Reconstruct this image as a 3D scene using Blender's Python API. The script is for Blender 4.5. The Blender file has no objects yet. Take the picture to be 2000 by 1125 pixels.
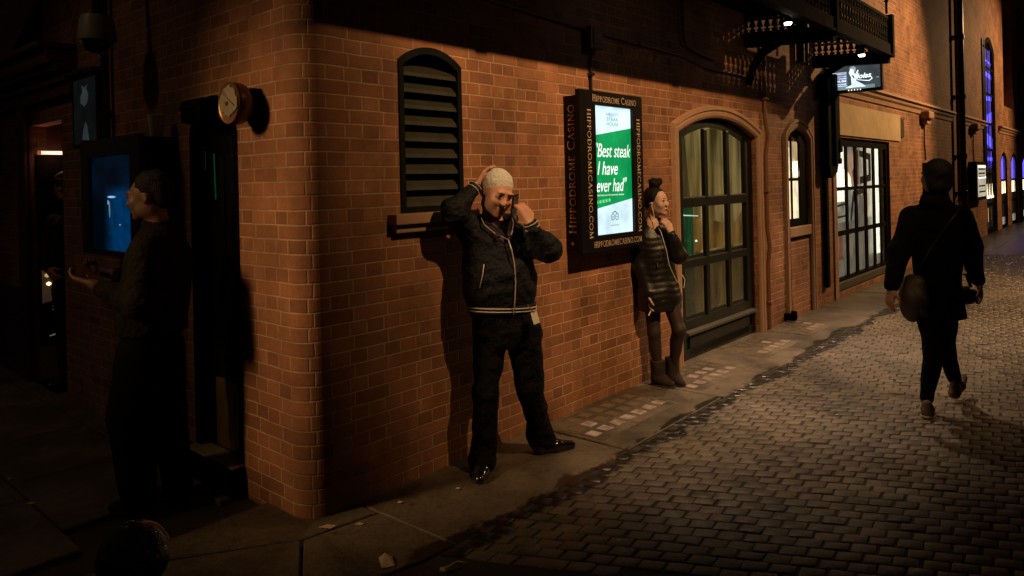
import bpy, bmesh, math, random
import numpy as np
from mathutils import Vector, Matrix, noise
from mathutils.geometry import tessellate_polygon
random.seed(7)
rng = np.random.default_rng(11)
R_ = math.radians
sc = bpy.context.scene
COL = sc.collection

# ------------------------------------------------------------------ camera, sky, lamps, exposure
cam_d = bpy.data.cameras.new('camera'); cam = bpy.data.objects.new('camera', cam_d); COL.objects.link(cam)
cam_d.sensor_width = 36; cam_d.lens = 26.1; cam_d.shift_y = -0.10325; cam_d.clip_start = .05; cam_d.clip_end = 500
cam.matrix_world = Matrix.Translation((0, 0, 1.66)) @ Matrix.Rotation(R_(1.313), 4, 'Y') @ Matrix.Rotation(R_(90), 4, 'X')
sc.camera = cam
sc.view_settings.view_transform = 'Standard'; sc.view_settings.look = 'None'
sc.view_settings.exposure = 0; sc.view_settings.gamma = 1
sc.cycles.use_denoising = True
sc.cycles.max_bounces = 5; sc.cycles.diffuse_bounces = 3; sc.cycles.glossy_bounces = 3; sc.cycles.transparent_max_bounces = 8
sc.cycles.sample_clamp_indirect = 3
sc.cycles.caustics_reflective = False; sc.cycles.caustics_refractive = False

# frames: the long street wall runs along D from the corner C, NR points out to the street;
# the side wall runs along E up to the corner, NL points out of it
C = Vector((-1.0302, 3.6426, 0)); D = Vector((.64851, .76121, 0)); NR = Vector((.76121, -.64851, 0))
E = Vector((.74108, -.67142, 0)); NL = Vector((-.67142, -.74108, 0)); UP = Vector((0, 0, 1))
AR = math.atan2(D.y, D.x); AL = math.atan2(E.y, E.x)
def Rw(s, n, z): return C + D*s + NR*n + UP*z
def Lw(s, n, z): return C + E*s + NL*n + UP*z

world = bpy.data.worlds.new('World'); sc.world = world; world.use_nodes = True
wn = world.node_tree
bg = wn.nodes['Background']; bg.inputs['Color'].default_value = (.9, .55, .38, 1); bg.inputs['Strength'].default_value = .009

def spot(name, loc, target, power, color, size, blend, radius):
    l = bpy.data.lights.new(name, 'SPOT'); l.energy = power; l.color = color
    l.spot_size = R_(size); l.spot_blend = blend; l.shadow_soft_size = radius
    o = bpy.data.objects.new(name, l); COL.objects.link(o); o.location = loc
    o.rotation_euler = (Vector(target) - Vector(loc)).to_track_quat('-Z', 'Y').to_euler()
    return o
SOD = (1, .58, .26)
# street lamps of the lane (all out of frame, on the opposite side)
spot('street_lamp_light', Rw(1.2, 5.0, 6.1), Rw(2.85, .0, 2.7), 1900, SOD, 56, .9, .07)
spot('street_lamp_light', Rw(14.2, 4.4, 6.2), Rw(10.6, .0, 1.8), 2250, SOD, 74, .75, .05)
spot('street_lamp_light', Lw(-1.6, 5.0, 3.9), Lw(-.12, 0, .75), 820, SOD, 17, 1.0, .5)
spot('street_lamp_light', Lw(-1.6, 5.0, 3.9), Lw(-.12, 0, 1.85), 820, SOD, 18, 1.0, .5)
spot('street_lamp_light', Rw(25, 4.6, 6.5), Rw(21.5, 0, 2.2), 1900, SOD, 95, .8, .1)
spot('street_lamp_light', Lw(-2.2, 3.0, 5.2), Lw(-2.5, .5, .5), 36, (1, .66, .36), 70, 1.0, .2)

# ------------------------------------------------------------------ materials
MATS = {}
def principled(name):
    m = bpy.data.materials.new(name); m.use_nodes = True
    return m, m.node_tree, m.node_tree.nodes['Principled BSDF']
def N(nt, t, **kw):
    n = nt.nodes.new(t)
    for k, v in kw.items():
        if k in n.inputs: n.inputs[k].default_value = v
        else: setattr(n, k, v)
    return n
def mat(name, col, rough=.6, metal=0, var=.25, scale=9, bump=0, bscale=60, bdist=.01, spec=.5, coat=0, emit=None, es=0):
    if name in MATS: return MATS[name]
    m, nt, b = principled(name); L = nt.links
    tc = N(nt, 'ShaderNodeTexCoord')
    nz = N(nt, 'ShaderNodeTexNoise', Scale=scale, Detail=5.0, Roughness=.6)
    L.new(tc.outputs['Object'], nz.inputs['Vector'])
    mx = N(nt, 'ShaderNodeMix', data_type='RGBA')
    mx.inputs[6].default_value = [c*(1-var) for c in col]+[1]; mx.inputs[7].default_value = [min(1, c*(1+var)) for c in col]+[1]
    L.new(nz.outputs['Fac'], mx.inputs[0]); L.new(mx.outputs[2], b.inputs['Base Color'])
    b.inputs['Metallic'].default_value = metal; b.inputs['Specular IOR Level'].default_value = spec
    b.inputs['Coat Weight'].default_value = coat
    mr = N(nt, 'ShaderNodeMapRange'); mr.inputs['To Min'].default_value = max(.03, rough-.12); mr.inputs['To Max'].default_value = min(1, rough+.12)
    L.new(nz.outputs['Fac'], mr.inputs['Value']); L.new(mr.outputs[0], b.inputs['Roughness'])
    if bump:
        n2 = N(nt, 'ShaderNodeTexNoise', Scale=bscale, Detail=4.0); L.new(tc.outputs['Object'], n2.inputs['Vector'])
        bp = N(nt, 'ShaderNodeBump', Strength=bump, Distance=bdist); L.new(n2.outputs['Fac'], bp.inputs['Height']); L.new(bp.outputs[0], b.inputs['Normal'])
    if emit:
        b.inputs['Emission Color'].default_value = (*emit, 1); b.inputs['Emission Strength'].default_value = es
    MATS[name] = m; return m

def brick_mat(name='brick', low=.0):
    m, nt, b = principled(name); L = nt.links
    uv = N(nt, 'ShaderNodeUVMap'); uv.uv_map = 'UVMap'
    wz = N(nt, 'ShaderNodeTexNoise', Scale=7.0, Detail=3.0); L.new(uv.outputs[0], wz.inputs['Vector'])
    sub = N(nt, 'ShaderNodeVectorMath', operation='SUBTRACT'); L.new(wz.outputs['Color'], sub.inputs[0]); sub.inputs[1].default_value = (.5, .5, .5)
    sc_ = N(nt, 'ShaderNodeVectorMath', operation='SCALE'); L.new(sub.outputs[0], sc_.inputs[0]); sc_.inputs['Scale'].default_value = .009
    ad = N(nt, 'ShaderNodeVectorMath', operation='ADD'); L.new(uv.outputs[0], ad.inputs[0]); L.new(sc_.outputs[0], ad.inputs[1])
    def bricks(off, mort, smooth):
        t = N(nt, 'ShaderNodeTexBrick'); L.new(ad.outputs[0], t.inputs['Vector'])
        t.inputs['Scale'].default_value = 1; t.inputs['Brick Width'].default_value = .228; t.inputs['Row Height'].default_value = .0735
        t.inputs['Mortar Size'].default_value = mort; t.inputs['Mortar Smooth'].default_value = smooth
        t.offset = .25; t.offset_frequency = 2; t.squash = .5; t.squash_frequency = 2
        return t
    t = bricks(0, .0050, .45)
    t.inputs['Color1'].default_value = (.345, .150, .070, 1); t.inputs['Color2'].default_value = (.255, .106, .050, 1)
    t.inputs['Bias'].default_value = -.1
    nm = N(nt, 'ShaderNodeTexNoise', Scale=1.3, Detail=4.0, Roughness=.65); L.new(uv.outputs[0], nm.inputs['Vector'])
    cm = N(nt, 'ShaderNodeValToRGB'); L.new(nm.outputs['Fac'], cm.inputs[0]); ce = cm.color_ramp.elements
    ce[0].position = .33; ce[0].color = (.22, .125, .075, 1); ce[1].position = .52; ce[1].color = (.50, .33, .205, 1); L.new(cm.outputs[0], t.inputs['Mortar'])
    dk = bricks(0, .0050, .45); dk.inputs['Color1'].default_value = (1.05, 1.05, 1.05, 1); dk.inputs['Color2'].default_value = (.35, .38, .45, 1); dk.inputs['Mortar'].default_value = (1, 1, 1, 1); dk.inputs['Bias'].default_value = -.72
    # grime: blotches with a shape of their own, soot streaks, some mortar rubbed away
    n1 = N(nt, 'ShaderNodeTexNoise', Scale=1.7, Detail=6.0, Roughness=.62); L.new(uv.outputs[0], n1.inputs['Vector'])
    r1 = N(nt, 'ShaderNodeMapRange'); r1.inputs['From Min'].default_value = .3; r1.inputs['From Max'].default_value = .68; r1.inputs['To Min'].default_value = .42; r1.inputs['To Max'].default_value = 1.15
    L.new(n1.outputs['Fac'], r1.inputs['Value'])
    n3 = N(nt, 'ShaderNodeTexNoise', Scale=48.0, Detail=6.0, Roughness=.7); L.new(uv.outputs[0], n3.inputs['Vector'])
    r3 = N(nt, 'ShaderNodeMapRange'); r3.inputs['To Min'].default_value = .68; r3.inputs['To Max'].default_value = 1.3; L.new(n3.outputs['Fac'], r3.inputs['Value'])
    mu = N(nt, 'ShaderNodeMath', operation='MULTIPLY'); L.new(r1.outputs[0], mu.inputs[0]); L.new(r3.outputs[0], mu.inputs[1])
    vk = N(nt, 'ShaderNodeVectorMath', operation='MULTIPLY'); L.new(t.outputs['Color'], vk.inputs[0]); L.new(dk.outputs['Color'], vk.inputs[1])
    vm = N(nt, 'ShaderNodeVectorMath', operation='SCALE'); L.new(vk.outputs[0], vm.inputs[0]); L.new(mu.outputs[0], vm.inputs['Scale'])
    # pale rendered patches at the very foot of the wall
    L.new(vm.outputs[0], b.inputs['Base Color'])
    b.inputs['Roughness'].default_value = .78; b.inputs['Specular IOR Level'].default_value = .35
    inv = N(nt, 'ShaderNodeMath', operation='SUBTRACT'); inv.inputs[0].default_value = 1
    t2 = bricks(0, .007, .9); L.new(t2.outputs['Fac'], inv.inputs[1])
    hs = N(nt, 'ShaderNodeMath', operation='MULTIPLY_ADD'); L.new(n3.outputs['Fac'], hs.inputs[0]); hs.inputs[1].default_value = .22; L.new(inv.outputs[0], hs.inputs[2])
    n4 = N(nt, 'ShaderNodeTexNoise', Scale=9.0, Detail=3.0); L.new(uv.outputs[0], n4.inputs['Vector'])
    h2 = N(nt, 'ShaderNodeMath', operation='MULTIPLY_ADD'); L.new(n4.outputs['Fac'], h2.inputs[0]); h2.inputs[1].default_value = .8; L.new(hs.outputs[0], h2.inputs[2])
    bp = N(nt, 'ShaderNodeBump', Strength=.5, Distance=.0045); L.new(h2.outputs[0], bp.inputs['Height']); L.new(bp.outputs[0], b.inputs['Normal'])
    return m
M_BRICK = brick_mat()
M_STONE = mat('stone_trim', (.34, .2, .115), .75, bump=.35, bscale=30, var=.3, scale=5)
M_RENDER = mat('lintel_render', (.50, .37, .20), .8, bump=.4, bscale=25, var=.5, scale=2.2)
M_IRON = mat('black_iron', (.0022, .002, .0018), .75, spec=.04, var=.4, scale=14, bump=.12, bscale=80)
M_GREEN = mat('dark_green_paint', (.0034, .005, .003), .45, spec=.3, var=.3, bump=.1, bscale=50)
M_SLAT = mat('louvre_paint', (.026, .024, .012), .5, var=.35, bump=.25, bscale=40)
M_CASE = mat('sign_casing', (.006, .005, .0045), .4, var=.3, spec=.18)
M_LETTER = mat('pale_lettering', (.62, .46, .32), .5, var=.1)
M_BRASS = mat('brass', (.42, .29, .10), .45, metal=.75, var=.4, scale=6, bump=.15, bscale=12)
M_PIPE = mat('pipe_paint', (.022, .016, .011), .3, var=.3)
M_CONDUIT = mat('conduit', (.11, .055, .028), .5, var=.3)
M_WOODRED = mat('dark_red_wood', (.045, .012, .008), .45, var=.3)
M_JOINT = mat('joint_sand', (.032, .027, .020), .8, var=.4, scale=20, bump=.3)
M_STEEL = mat('steel', (.35, .35, .36), .3, metal=.9, var=.1)
M_WHITEPLA = mat('white_plastic', (.62, .58, .5), .45, var=.08)
M_BULB = mat('downlight_glow', (1, .9, .8), emit=(1, .86, .66), es=26)
def emis(name, col, s, lo=.7, hi=1.3, ns=6.0, st=None):
    if name in MATS: return MATS[name]
    m = bpy.data.materials.new(name); m.use_nodes = True; nt = m.node_tree
    b = nt.nodes['Principled BSDF']; b.inputs['Base Color'].default_value = (*[c*.3 for c in col], 1)
    b.inputs['Roughness'].default_value = .4
    tc = N(nt, 'ShaderNodeTexCoord'); nz = N(nt, 'ShaderNodeTexNoise', Scale=ns, Detail=3.0); mp = N(nt, 'ShaderNodeMapping'); mp.inputs['Scale'].default_value = st or (1, 1, 1); nt.links.new(tc.outputs['Object'], mp.inputs[0]); nt.links.new(mp.outputs[0], nz.inputs['Vector'])
    mr = N(nt, 'ShaderNodeMapRange'); mr.inputs['From Min'].default_value = .3; mr.inputs['From Max'].default_value = .7; mr.inputs['To Min'].default_value = s*lo; mr.inputs['To Max'].default_value = s*hi
    nt.links.new(nz.outputs['Fac'], mr.inputs['Value']); nt.links.new(mr.outputs[0], b.inputs['Emission Strength'])
    b.inputs['Emission Color'].default_value = (*col, 1)
    MATS[name] = m; return m
def glass(name='window_glass', tint=(.85, .85, .8), gl=.12):
    if name in MATS: return MATS[name]
    m = bpy.data.materials.new(name); m.use_nodes = True; nt = m.node_tree; nt.nodes.remove(nt.nodes['Principled BSDF'])
    tr = N(nt, 'ShaderNodeBsdfTransparent'); tr.inputs[0].default_value = (*tint, 1)
    g = N(nt, 'ShaderNodeBsdfGlossy'); g.inputs['Roughness'].default_value = .04
    fr = N(nt, 'ShaderNodeFresnel', IOR=1.45)
    tc = N(nt, 'ShaderNodeTexCoord'); nz = N(nt, 'ShaderNodeTexNoise', Scale=2.5); nt.links.new(tc.outputs['Object'], nz.inputs['Vector'])
    bp = N(nt, 'ShaderNodeBump', Strength=.12, Distance=.02); nt.links.new(nz.outputs['Fac'], bp.inputs['Height']); nt.links.new(bp.outputs[0], g.inputs['Normal'])
    ge = N(nt, 'ShaderNodeNewGeometry'); iv = N(nt, 'ShaderNodeMath', operation='SUBTRACT'); iv.inputs[0].default_value = 1; nt.links.new(ge.outputs['Backfacing'], iv.inputs[1])
    fm_ = N(nt, 'ShaderNodeMath', operation='MULTIPLY'); nt.links.new(fr.outputs[0], fm_.inputs[0]); nt.links.new(iv.outputs[0], fm_.inputs[1])
    mx = N(nt, 'ShaderNodeMixShader'); nt.links.new(fm_.outputs[0], mx.inputs[0]); nt.links.new(tr.outputs[0], mx.inputs[1]); nt.links.new(g.outputs[0], mx.inputs[2])
    nt.links.new(mx.outputs[0], nt.nodes['Material Output'].inputs[0])
    MATS[name] = m; return m
M_GLASS = glass()

# ------------------------------------------------------------------ helpers
WM = {}
def basis(X, Y, loc): return Matrix(((X.x, Y.x, 0, loc.x), (X.y, Y.y, 0, loc.y), (0, 0, 1, loc.z), (0, 0, 0, 1)))
FR = basis(D, -NR, C)      # local x = s, local y = into the wall (-n), z up
FL = basis(E, -NL, C)
def empty(name, label, cat, loc, rz=0, group=None):
    o = bpy.data.objects.new(name, None); COL.objects.link(o); o.empty_display_size = .2
    o.location = loc; o.rotation_euler = (0, 0, rz)
    WM[o] = Matrix.Translation(Vector(loc)) @ Matrix.Rotation(rz, 4, 'Z')
    return tag(o, label, cat, group)
def tag(o, label=None, cat=None, group=None, kind=None):
    if label: o['label'] = label
    if cat: o['category'] = cat
    if group: o['group'] = group
    if kind: o['kind'] = kind
    return o
def meshobj(name, verts, faces, m, parent=None, smooth=False, frame=None, uv=None, mats=None, fm=None, loc=None, rz=0, autos=None):
    """verts are given in `frame` (or world) coordinates and stored in the parent's space"""
    F = frame if frame is not None else Matrix.Identity(4)
    if parent is not None: F = WM[parent].inverted() @ F
    elif loc is not None: F = (Matrix.Translation(Vector(loc)) @ Matrix.Rotation(rz, 4, 'Z')).inverted() @ F
    V = np.array(verts, dtype=float).reshape(-1, 3); A = np.array(F)
    V = V @ A[:3, :3].T + A[:3, 3]
    me = bpy.data.meshes.new(name); me.from_pydata(V.tolist(), [], [list(map(int, f)) for f in faces] if not isinstance(faces, np.ndarray) else faces.tolist()); me.update()
    if mats:
        for k in mats: me.materials.append(k)
        me.polygons.foreach_set('material_index', fm)
    else: me.materials.append(m)
    if smooth: me.polygons.foreach_set('use_smooth', [True]*len(me.polygons))
    if uv is not None:
        lay = me.uv_layers.new(name='UVMap')
        U = np.array(uv, dtype=float); li = np.empty(len(me.loops), dtype=int); me.loops.foreach_get('vertex_index', li)
        lay.data.foreach_set('uv', U[li].ravel())
    if autos is not None:
        me.polygons.foreach_set('use_smooth', [True]*len(me.polygons)); me.set_sharp_from_angle(angle=R_(autos))
    o = bpy.data.objects.new(name, me); COL.objects.link(o)
    if parent is not None: o.parent = parent; WM[o] = WM[parent]
    elif loc is not None:
        o.location = loc; o.rotation_euler = (0, 0, rz); WM[o] = Matrix.Translation(Vector(loc)) @ Matrix.Rotation(rz, 4, 'Z')
    else: WM[o] = Matrix.Identity(4)
    return o
class MB:
    def __init__(s, frame=None): s.v = []; s.f = []; s.fm = []; s.cur = 0; s.frame = frame
    def add(s, vs, fs):
        b = len(s.v); s.v += [tuple(v) for v in vs]
        for f in fs: s.f.append([b+i for i in f]); s.fm.append(s.cur)
        return s
    def box(s, x0, x1, y0, y1, z0, z1, bev=0):
        if bev <= 0:
            vs = [(x, y, z) for x in (x0, x1) for y in (y0, y1) for z in (z0, z1)]
            return s.add(vs, [(0, 1, 3, 2), (4, 6, 7, 5), (0, 4, 5, 1), (2, 3, 7, 6), (0, 2, 6, 4), (1, 5, 7, 3)])
        bm = bmesh.new(); bmesh.ops.create_cube(bm, size=1)
        for v in bm.verts: v.co = Vector(((x0+x1)/2+v.co.x*(x1-x0), (y0+y1)/2+v.co.y*(y1-y0), (z0+z1)/2+v.co.z*(z1-z0)))
        bmesh.ops.bevel(bm, geom=bm.edges[:], offset=bev, segments=2, affect='EDGES', profile=.6)
        bm.verts.ensure_lookup_table(); s.add([v.co[:] for v in bm.verts], [[v.index for v in f.verts] for f in bm.faces]); bm.free(); return s
    def prism(s, pts, y0, y1):      # polygon in (x,z), extruded in y
        n = len(pts); vs = [(p[0], y0, p[1]) for p in pts]+[(p[0], y1, p[1]) for p in pts]
        return s.add(vs, [list(range(n)), list(range(2*n-1, n-1, -1))]+[(i, i+n, (i+1) % n+n, (i+1) % n) for i in range(n)])
    def tube(s, pts, r, seg=10, cap=True):
        pts = [Vector(p) for p in pts]; rs = r if isinstance(r, (list, tuple)) else [r]*len(pts)
        rings = []; up = None
        for i, p in enumerate(pts):
            t = (pts[min(i+1, len(pts)-1)]-pts[max(i-1, 0)]).normalized()
            if up is None:
                up = Vector((0, 0, 1)) if abs(t.z) < .9 else Vector((1, 0, 0))
            a = t.cross(up).normalized(); b = a.cross(t).normalized(); up = b
            rings.append([(p+(a*math.cos(2*math.pi*k/seg)+b*math.sin(2*math.pi*k/seg))*rs[i])[:] for k in range(seg)])
        vs = [v for r_ in rings for v in r_]; fs = []
        for i in range(len(pts)-1):
            for k in range(seg): fs.append((i*seg+k, i*seg+(k+1) % seg, (i+1)*seg+(k+1) % seg, (i+1)*seg+k))
        if cap: fs.append(list(range(seg))[::-1]); fs.append([(len(pts)-1)*seg+k for k in range(seg)])
        return s.add(vs, fs)
    def lathe(s, prof, c=(0, 0, 0), seg=28, axis=None):   # prof: (r,z)
        vs = []; fs = []; A = axis if axis else Matrix.Identity(3)
        for r, z in prof:
            for k in range(seg):
                a = 2*math.pi*k/seg; vs.append((Vector(c)+A @ Vector((r*math.cos(a), r*math.sin(a), z)))[:])
        for i in range(len(prof)-1):
            for k in range(seg): fs.append((i*seg+k, i*seg+(k+1) % seg, (i+1)*seg+(k+1) % seg, (i+1)*seg+k))
        fs.append(list(range(seg))[::-1]); fs.append([(len(prof)-1)*seg+k for k in range(seg)])
        return s.add(vs, fs)
    def sweep(s, path, prof, closed=False):
        """path: (x,z) polyline in the wall plane; prof: (outward offset, y) points; mitred"""
        P = [Vector((p[0], p[1])) for p in path]; n = len(P); rings = []
        for i in range(n):
            t0 = (P[i]-P[i-1]).normalized() if i > 0 else None; t1 = (P[i+1]-P[i]).normalized() if i < n-1 else None
            if t0 is None: t0 = t1
            if t1 is None: t1 = t0
            n0 = Vector((-t0.y, t0.x)); n1 = Vector((-t1.y, t1.x)); m_ = (n0+n1).normalized(); k = 1/max(.3, m_.dot(n0))
            rings.append([(P[i].x+m_.x*o*k, y, P[i].y+m_.y*o*k) for o, y in prof])
        m = len(prof); vs = [v for r in rings for v in r]
        fs = [(i*m+j, i*m+(j+1) % m, (i+1)*m+(j+1) % m, (i+1)*m+j) for i in range(n-1) for j in range(m)]
        fs += [list(range(m)), [(n-1)*m+j for j in range(m)][::-1]]
        return s.add(vs, fs)
    def build(s, name, m, parent=None, **kw):
        if isinstance(m, (list, tuple)): return meshobj(name, s.v, s.f, None, parent, frame=s.frame, mats=m, fm=s.fm, **kw)
        return meshobj(name, s.v, s.f, m, parent, frame=s.frame, **kw)
def arch(x0, x1, z0, zs, zc, k=14):
    """opening outline: up the left side, over a segmental arch, down the right side"""
    w = (x1-x0)/2; h = max(zc-zs, 1e-4); r = (w*w+h*h)/(2*h); cx = (x0+x1)/2; cz = zc-r; a = math.asin(min(1, w/r))
    if h > w*.98: a = math.pi/2
    arc = [(cx+r*math.sin(-a+2*a*i/k), cz+r*math.cos(-a+2*a*i/k)) for i in range(k+1)]
    return [(x0, z0)]+arc+[(x1, z0)]

# ------------------------------------------------------------------ lettering: serif capitals drawn as strokes, and the built-in font
def _arc(cx, cy, rx, ry, a0, a1, n=12): return [(cx+rx*math.cos(R_(a0+(a1-a0)*i/n)), cy+ry*math.sin(R_(a0+(a1-a0)*i/n))) for i in range(n+1)]
TK, TN = .135, .06
GL = {'H': (.86, [([(.16, 0), (.16, 1)], TK), ([(.7, 0), (.7, 1)], TK), ([(.16, .53), (.7, .53)], TN)], [(.02, .3, 0), (.02, .3, 1), (.56, .84, 0), (.56, .84, 1)]),
 'I': (.4, [([(.2, 0), (.2, 1)], TK)], [(.05, .35, 0), (.05, .35, 1)]),
 'P': (.68, [([(.16, 0), (.16, 1)], TK), ([(.16, .97)]+_arc(.33, .72, .25, .25, 90, -90)+[(.16, .47)], .085)], [(.02, .32, 0), (.02, .2, 1)]),
 'O': (.98, [(_arc(.49, .5, .4, .47, 0, 360, 24), .095)], []),
 'D': (.9, [([(.16, 0), (.16, 1)], TK), ([(.16, .97)]+_arc(.38, .5, .42, .47, 90, -90)+[(.16, .03)], .09)], [(.02, .2, 0), (.02, .2, 1)]),
 'R': (.8, [([(.16, 0), (.16, 1)], TK), ([(.16, .97)]+_arc(.33, .74, .24, .23, 90, -90)+[(.16, .51)], .085), ([(.38, .5), (.76, .01)], TK)], [(.02, .32, 0), (.02, .2, 1)]),
 'M': (1.06, [([(.16, 0), (.2, 1)], TN), ([(.2, 1), (.53, .08)], TK), ([(.53, .08), (.84, 1)], TN), ([(.84, 1), (.9, 0)], TK)], [(.04, .28, 0), (.76, 1.02, 0)]),
 'E': (.64, [([(.16, 0), (.16, 1)], TK), ([(.16, .97), (.54, .97)], TN), ([(.16, .52), (.48, .52)], TN), ([(.16, .03), (.58, .03)], TN), ([(.55, .97), (.55, .86)], .04), ([(.59, .03), (.59, .15)], .04)], []),
 'C': (.86, [(_arc(.5, .5, .42, .47, 48, 312, 18), .095), ([(.8, .98), (.8, .78)], .04)], []),
 'A': (.88, [([(.1, 0), (.44, 1)], TN), ([(.42, 1), (.78, 0)], TK), ([(.24, .35), (.64, .35)], TN)], [(0, .22, 0), (.64, .9, 0)]),
 'S': (.58, [(_arc(.29, .74, .2, .23, 30, 250, 12)+_arc(.29, .26, .22, .24, 80, -150, 12), .1)], []),
 'N': (.92, [([(.16, 0), (.16, 1)], TN), ([(.14, 1), (.78, .02)], TK), ([(.78, 0), (.78, 1)], TN)], [(.03, .29, 0), (.65, .91, 1)]),
 '.': (.28, [([(.1, .07), (.2, .07)], .13)], []), ' ': (.45, [], [])}
def serif(mb, text, org, U, V, h, small=True, fit=None, y=None):
    """text laid from org along U, up V; h = capital height; fit = total length"""
    tot = 0; seq = []; first = True
    for ch in text:
        k = 1.0 if (first or not small) else .82
        first = ch == ' '
        w, st, sf = GL[ch]; seq.append((tot, k, st, sf)); tot += w*k+.06
    f = (fit/(tot*h)) if fit else 1
    org = Vector(org); U = Vector(U); V = Vector(V)
    def P(a, b): return (org+U*(a*h*f)+V*(b*h))[:]
    for x0, k, st, sf in seq:
        for pts, w in st:
            for (ax, ay), (bx, by) in zip(pts, pts[1:]):
                dx, dy = bx-ax, by-ay; l = math.hypot(dx, dy) or 1; px, py = -dy/l*w/2, dx/l*w/2; ex, ey = dx/l*.012, dy/l*.012
                mb.add([P(x0+(ax+px-ex)*k, (ay+py-ey)*k), P(x0+(ax-px-ex)*k, (ay-py-ey)*k), P(x0+(bx-px+ex)*k, (by-py+ey)*k), P(x0+(bx+px+ex)*k, (by+py+ey)*k)], [(0, 1, 2, 3)])
        for a, b_, yy in sf:
            y0, y1 = (0, .045) if yy == 0 else (.955, 1)
            mb.add([P(x0+a*k, y0*k), P(x0+b_*k, y0*k), P(x0+b_*k, y1*k), P(x0+a*k, y1*k)], [(0, 1, 2, 3)])
    return tot*h*f
DG = None
def fonttext(mb, text, org, U, V, h, shear=0, bold=0, fit=None, align='LEFT', space=1):
    cu = bpy.data.curves.new('t', 'FONT'); cu.body = text; cu.size = 1; cu.shear = shear; cu.offset = bold; cu.resolution_u = 3; cu.space_character = space
    ob = bpy.data.objects.new('t', cu); COL.objects.link(ob)
    dg = bpy.context.evaluated_depsgraph_get(); me = bpy.data.meshes.new_from_object(ob.evaluated_get(dg))
    vs = np.array([v.co[:] for v in me.vertices]); fs = [list(p.vertices) for p in me.polygons]
    bpy.data.objects.remove(ob); bpy.data.meshes.remove(me)
    if len(vs) == 0: return
    vs[:, 0] -= vs[:, 0].min(); w = vs[:, 0].max(); kx = h/.7; ky = h/.7
    if fit: kx = fit/w
    x0 = {'LEFT': 0, 'CENTER': -w*kx/2, 'RIGHT': -w*kx}[align]
    org = Vector(org); U = Vector(U); V = Vector(V)
    mb.add([(org+U*(x0+v[0]*kx)+V*(v[1]*ky))[:] for v in vs], fs)

# ------------------------------------------------------------------ the ground
def wetmix(nt, col_in_socket, tc_sock):
    """wet gutter line near n = 0.73 and scattered damp blotches: returns (mask socket)"""
    L = nt.links
    sp = N(nt, 'ShaderNodeSeparateXYZ'); L.new(tc_sock, sp.inputs[0])
    nz = N(nt, 'ShaderNodeTexNoise', Scale=2.6, Detail=5.0, Roughness=.62); L.new(tc_sock, nz.inputs['Vector'])
    # distance of -y from .73, warped
    a = N(nt, 'ShaderNodeMath', operation='ADD'); L.new(sp.outputs['Y'], a.inputs[0]); a.inputs[1].default_value = .745
    w = N(nt, 'ShaderNodeMath', operation='MULTIPLY_ADD'); L.new(nz.outputs['Fac'], w.inputs[0]); w.inputs[1].default_value = .34; w.inputs[2].default_value = -.17
    s = N(nt, 'ShaderNodeMath', operation='ADD'); L.new(a.outputs[0], s.inputs[0]); L.new(w.outputs[0], s.inputs[1])
    ab = N(nt, 'ShaderNodeMath', operation='ABSOLUTE'); L.new(s.outputs[0], ab.inputs[0])
    n2 = N(nt, 'ShaderNodeTexNoise', Scale=1.1, Detail=3.0); L.new(tc_sock, n2.inputs['Vector'])
    wd = N(nt, 'ShaderNodeMapRange'); wd.inputs['From Min'].default_value = .35; wd.inputs['From Max'].default_value = .65; wd.inputs['To Min'].default_value = .02; wd.inputs['To Max'].default_value = .12
    L.new(n2.outputs['Fac'], wd.inputs['Value'])
    lt = N(nt, 'ShaderNodeMath', operation='SUBTRACT'); L.new(wd.outputs[0], lt.inputs[0]); L.new(ab.outputs[0], lt.inputs[1])
    mk = N(nt, 'ShaderNodeMapRange'); mk.inputs['From Min'].default_value = -.012; mk.inputs['From Max'].default_value = .012; L.new(lt.outputs[0], mk.inputs['Value'])
    bl = N(nt, 'ShaderNodeMapRange'); bl.inputs['From Min'].default_value = .60; bl.inputs['From Max'].default_value = .66; L.new(nz.outputs['Fac'], bl.inputs['Value'])
    b2 = N(nt, 'ShaderNodeMath', operation='MULTIPLY'); L.new(bl.outputs[0], b2.inputs[0]); b2.inputs[1].default_value = .55
    mx = N(nt, 'ShaderNodeMath', operation='MAXIMUM'); L.new(mk.outputs[0], mx.inputs[0]); L.new(b2.outputs[0], mx.inputs[1])
    # the far end of the lane is wet all over
    fx = N(nt, 'ShaderNodeMapRange'); fx.inputs['From Min'].default_value = 9.5; fx.inputs['From Max'].default_value = 13; fx.inputs['To Max'].default_value = .95; L.new(sp.outputs['X'], fx.inputs['Value'])
    m3 = N(nt, 'ShaderNodeMath', operation='MAXIMUM'); L.new(mx.outputs[0], m3.inputs[0]); L.new(fx.outputs[0], m3.inputs[1])
    return m3.outputs[0], nz.outputs['Fac']
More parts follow.
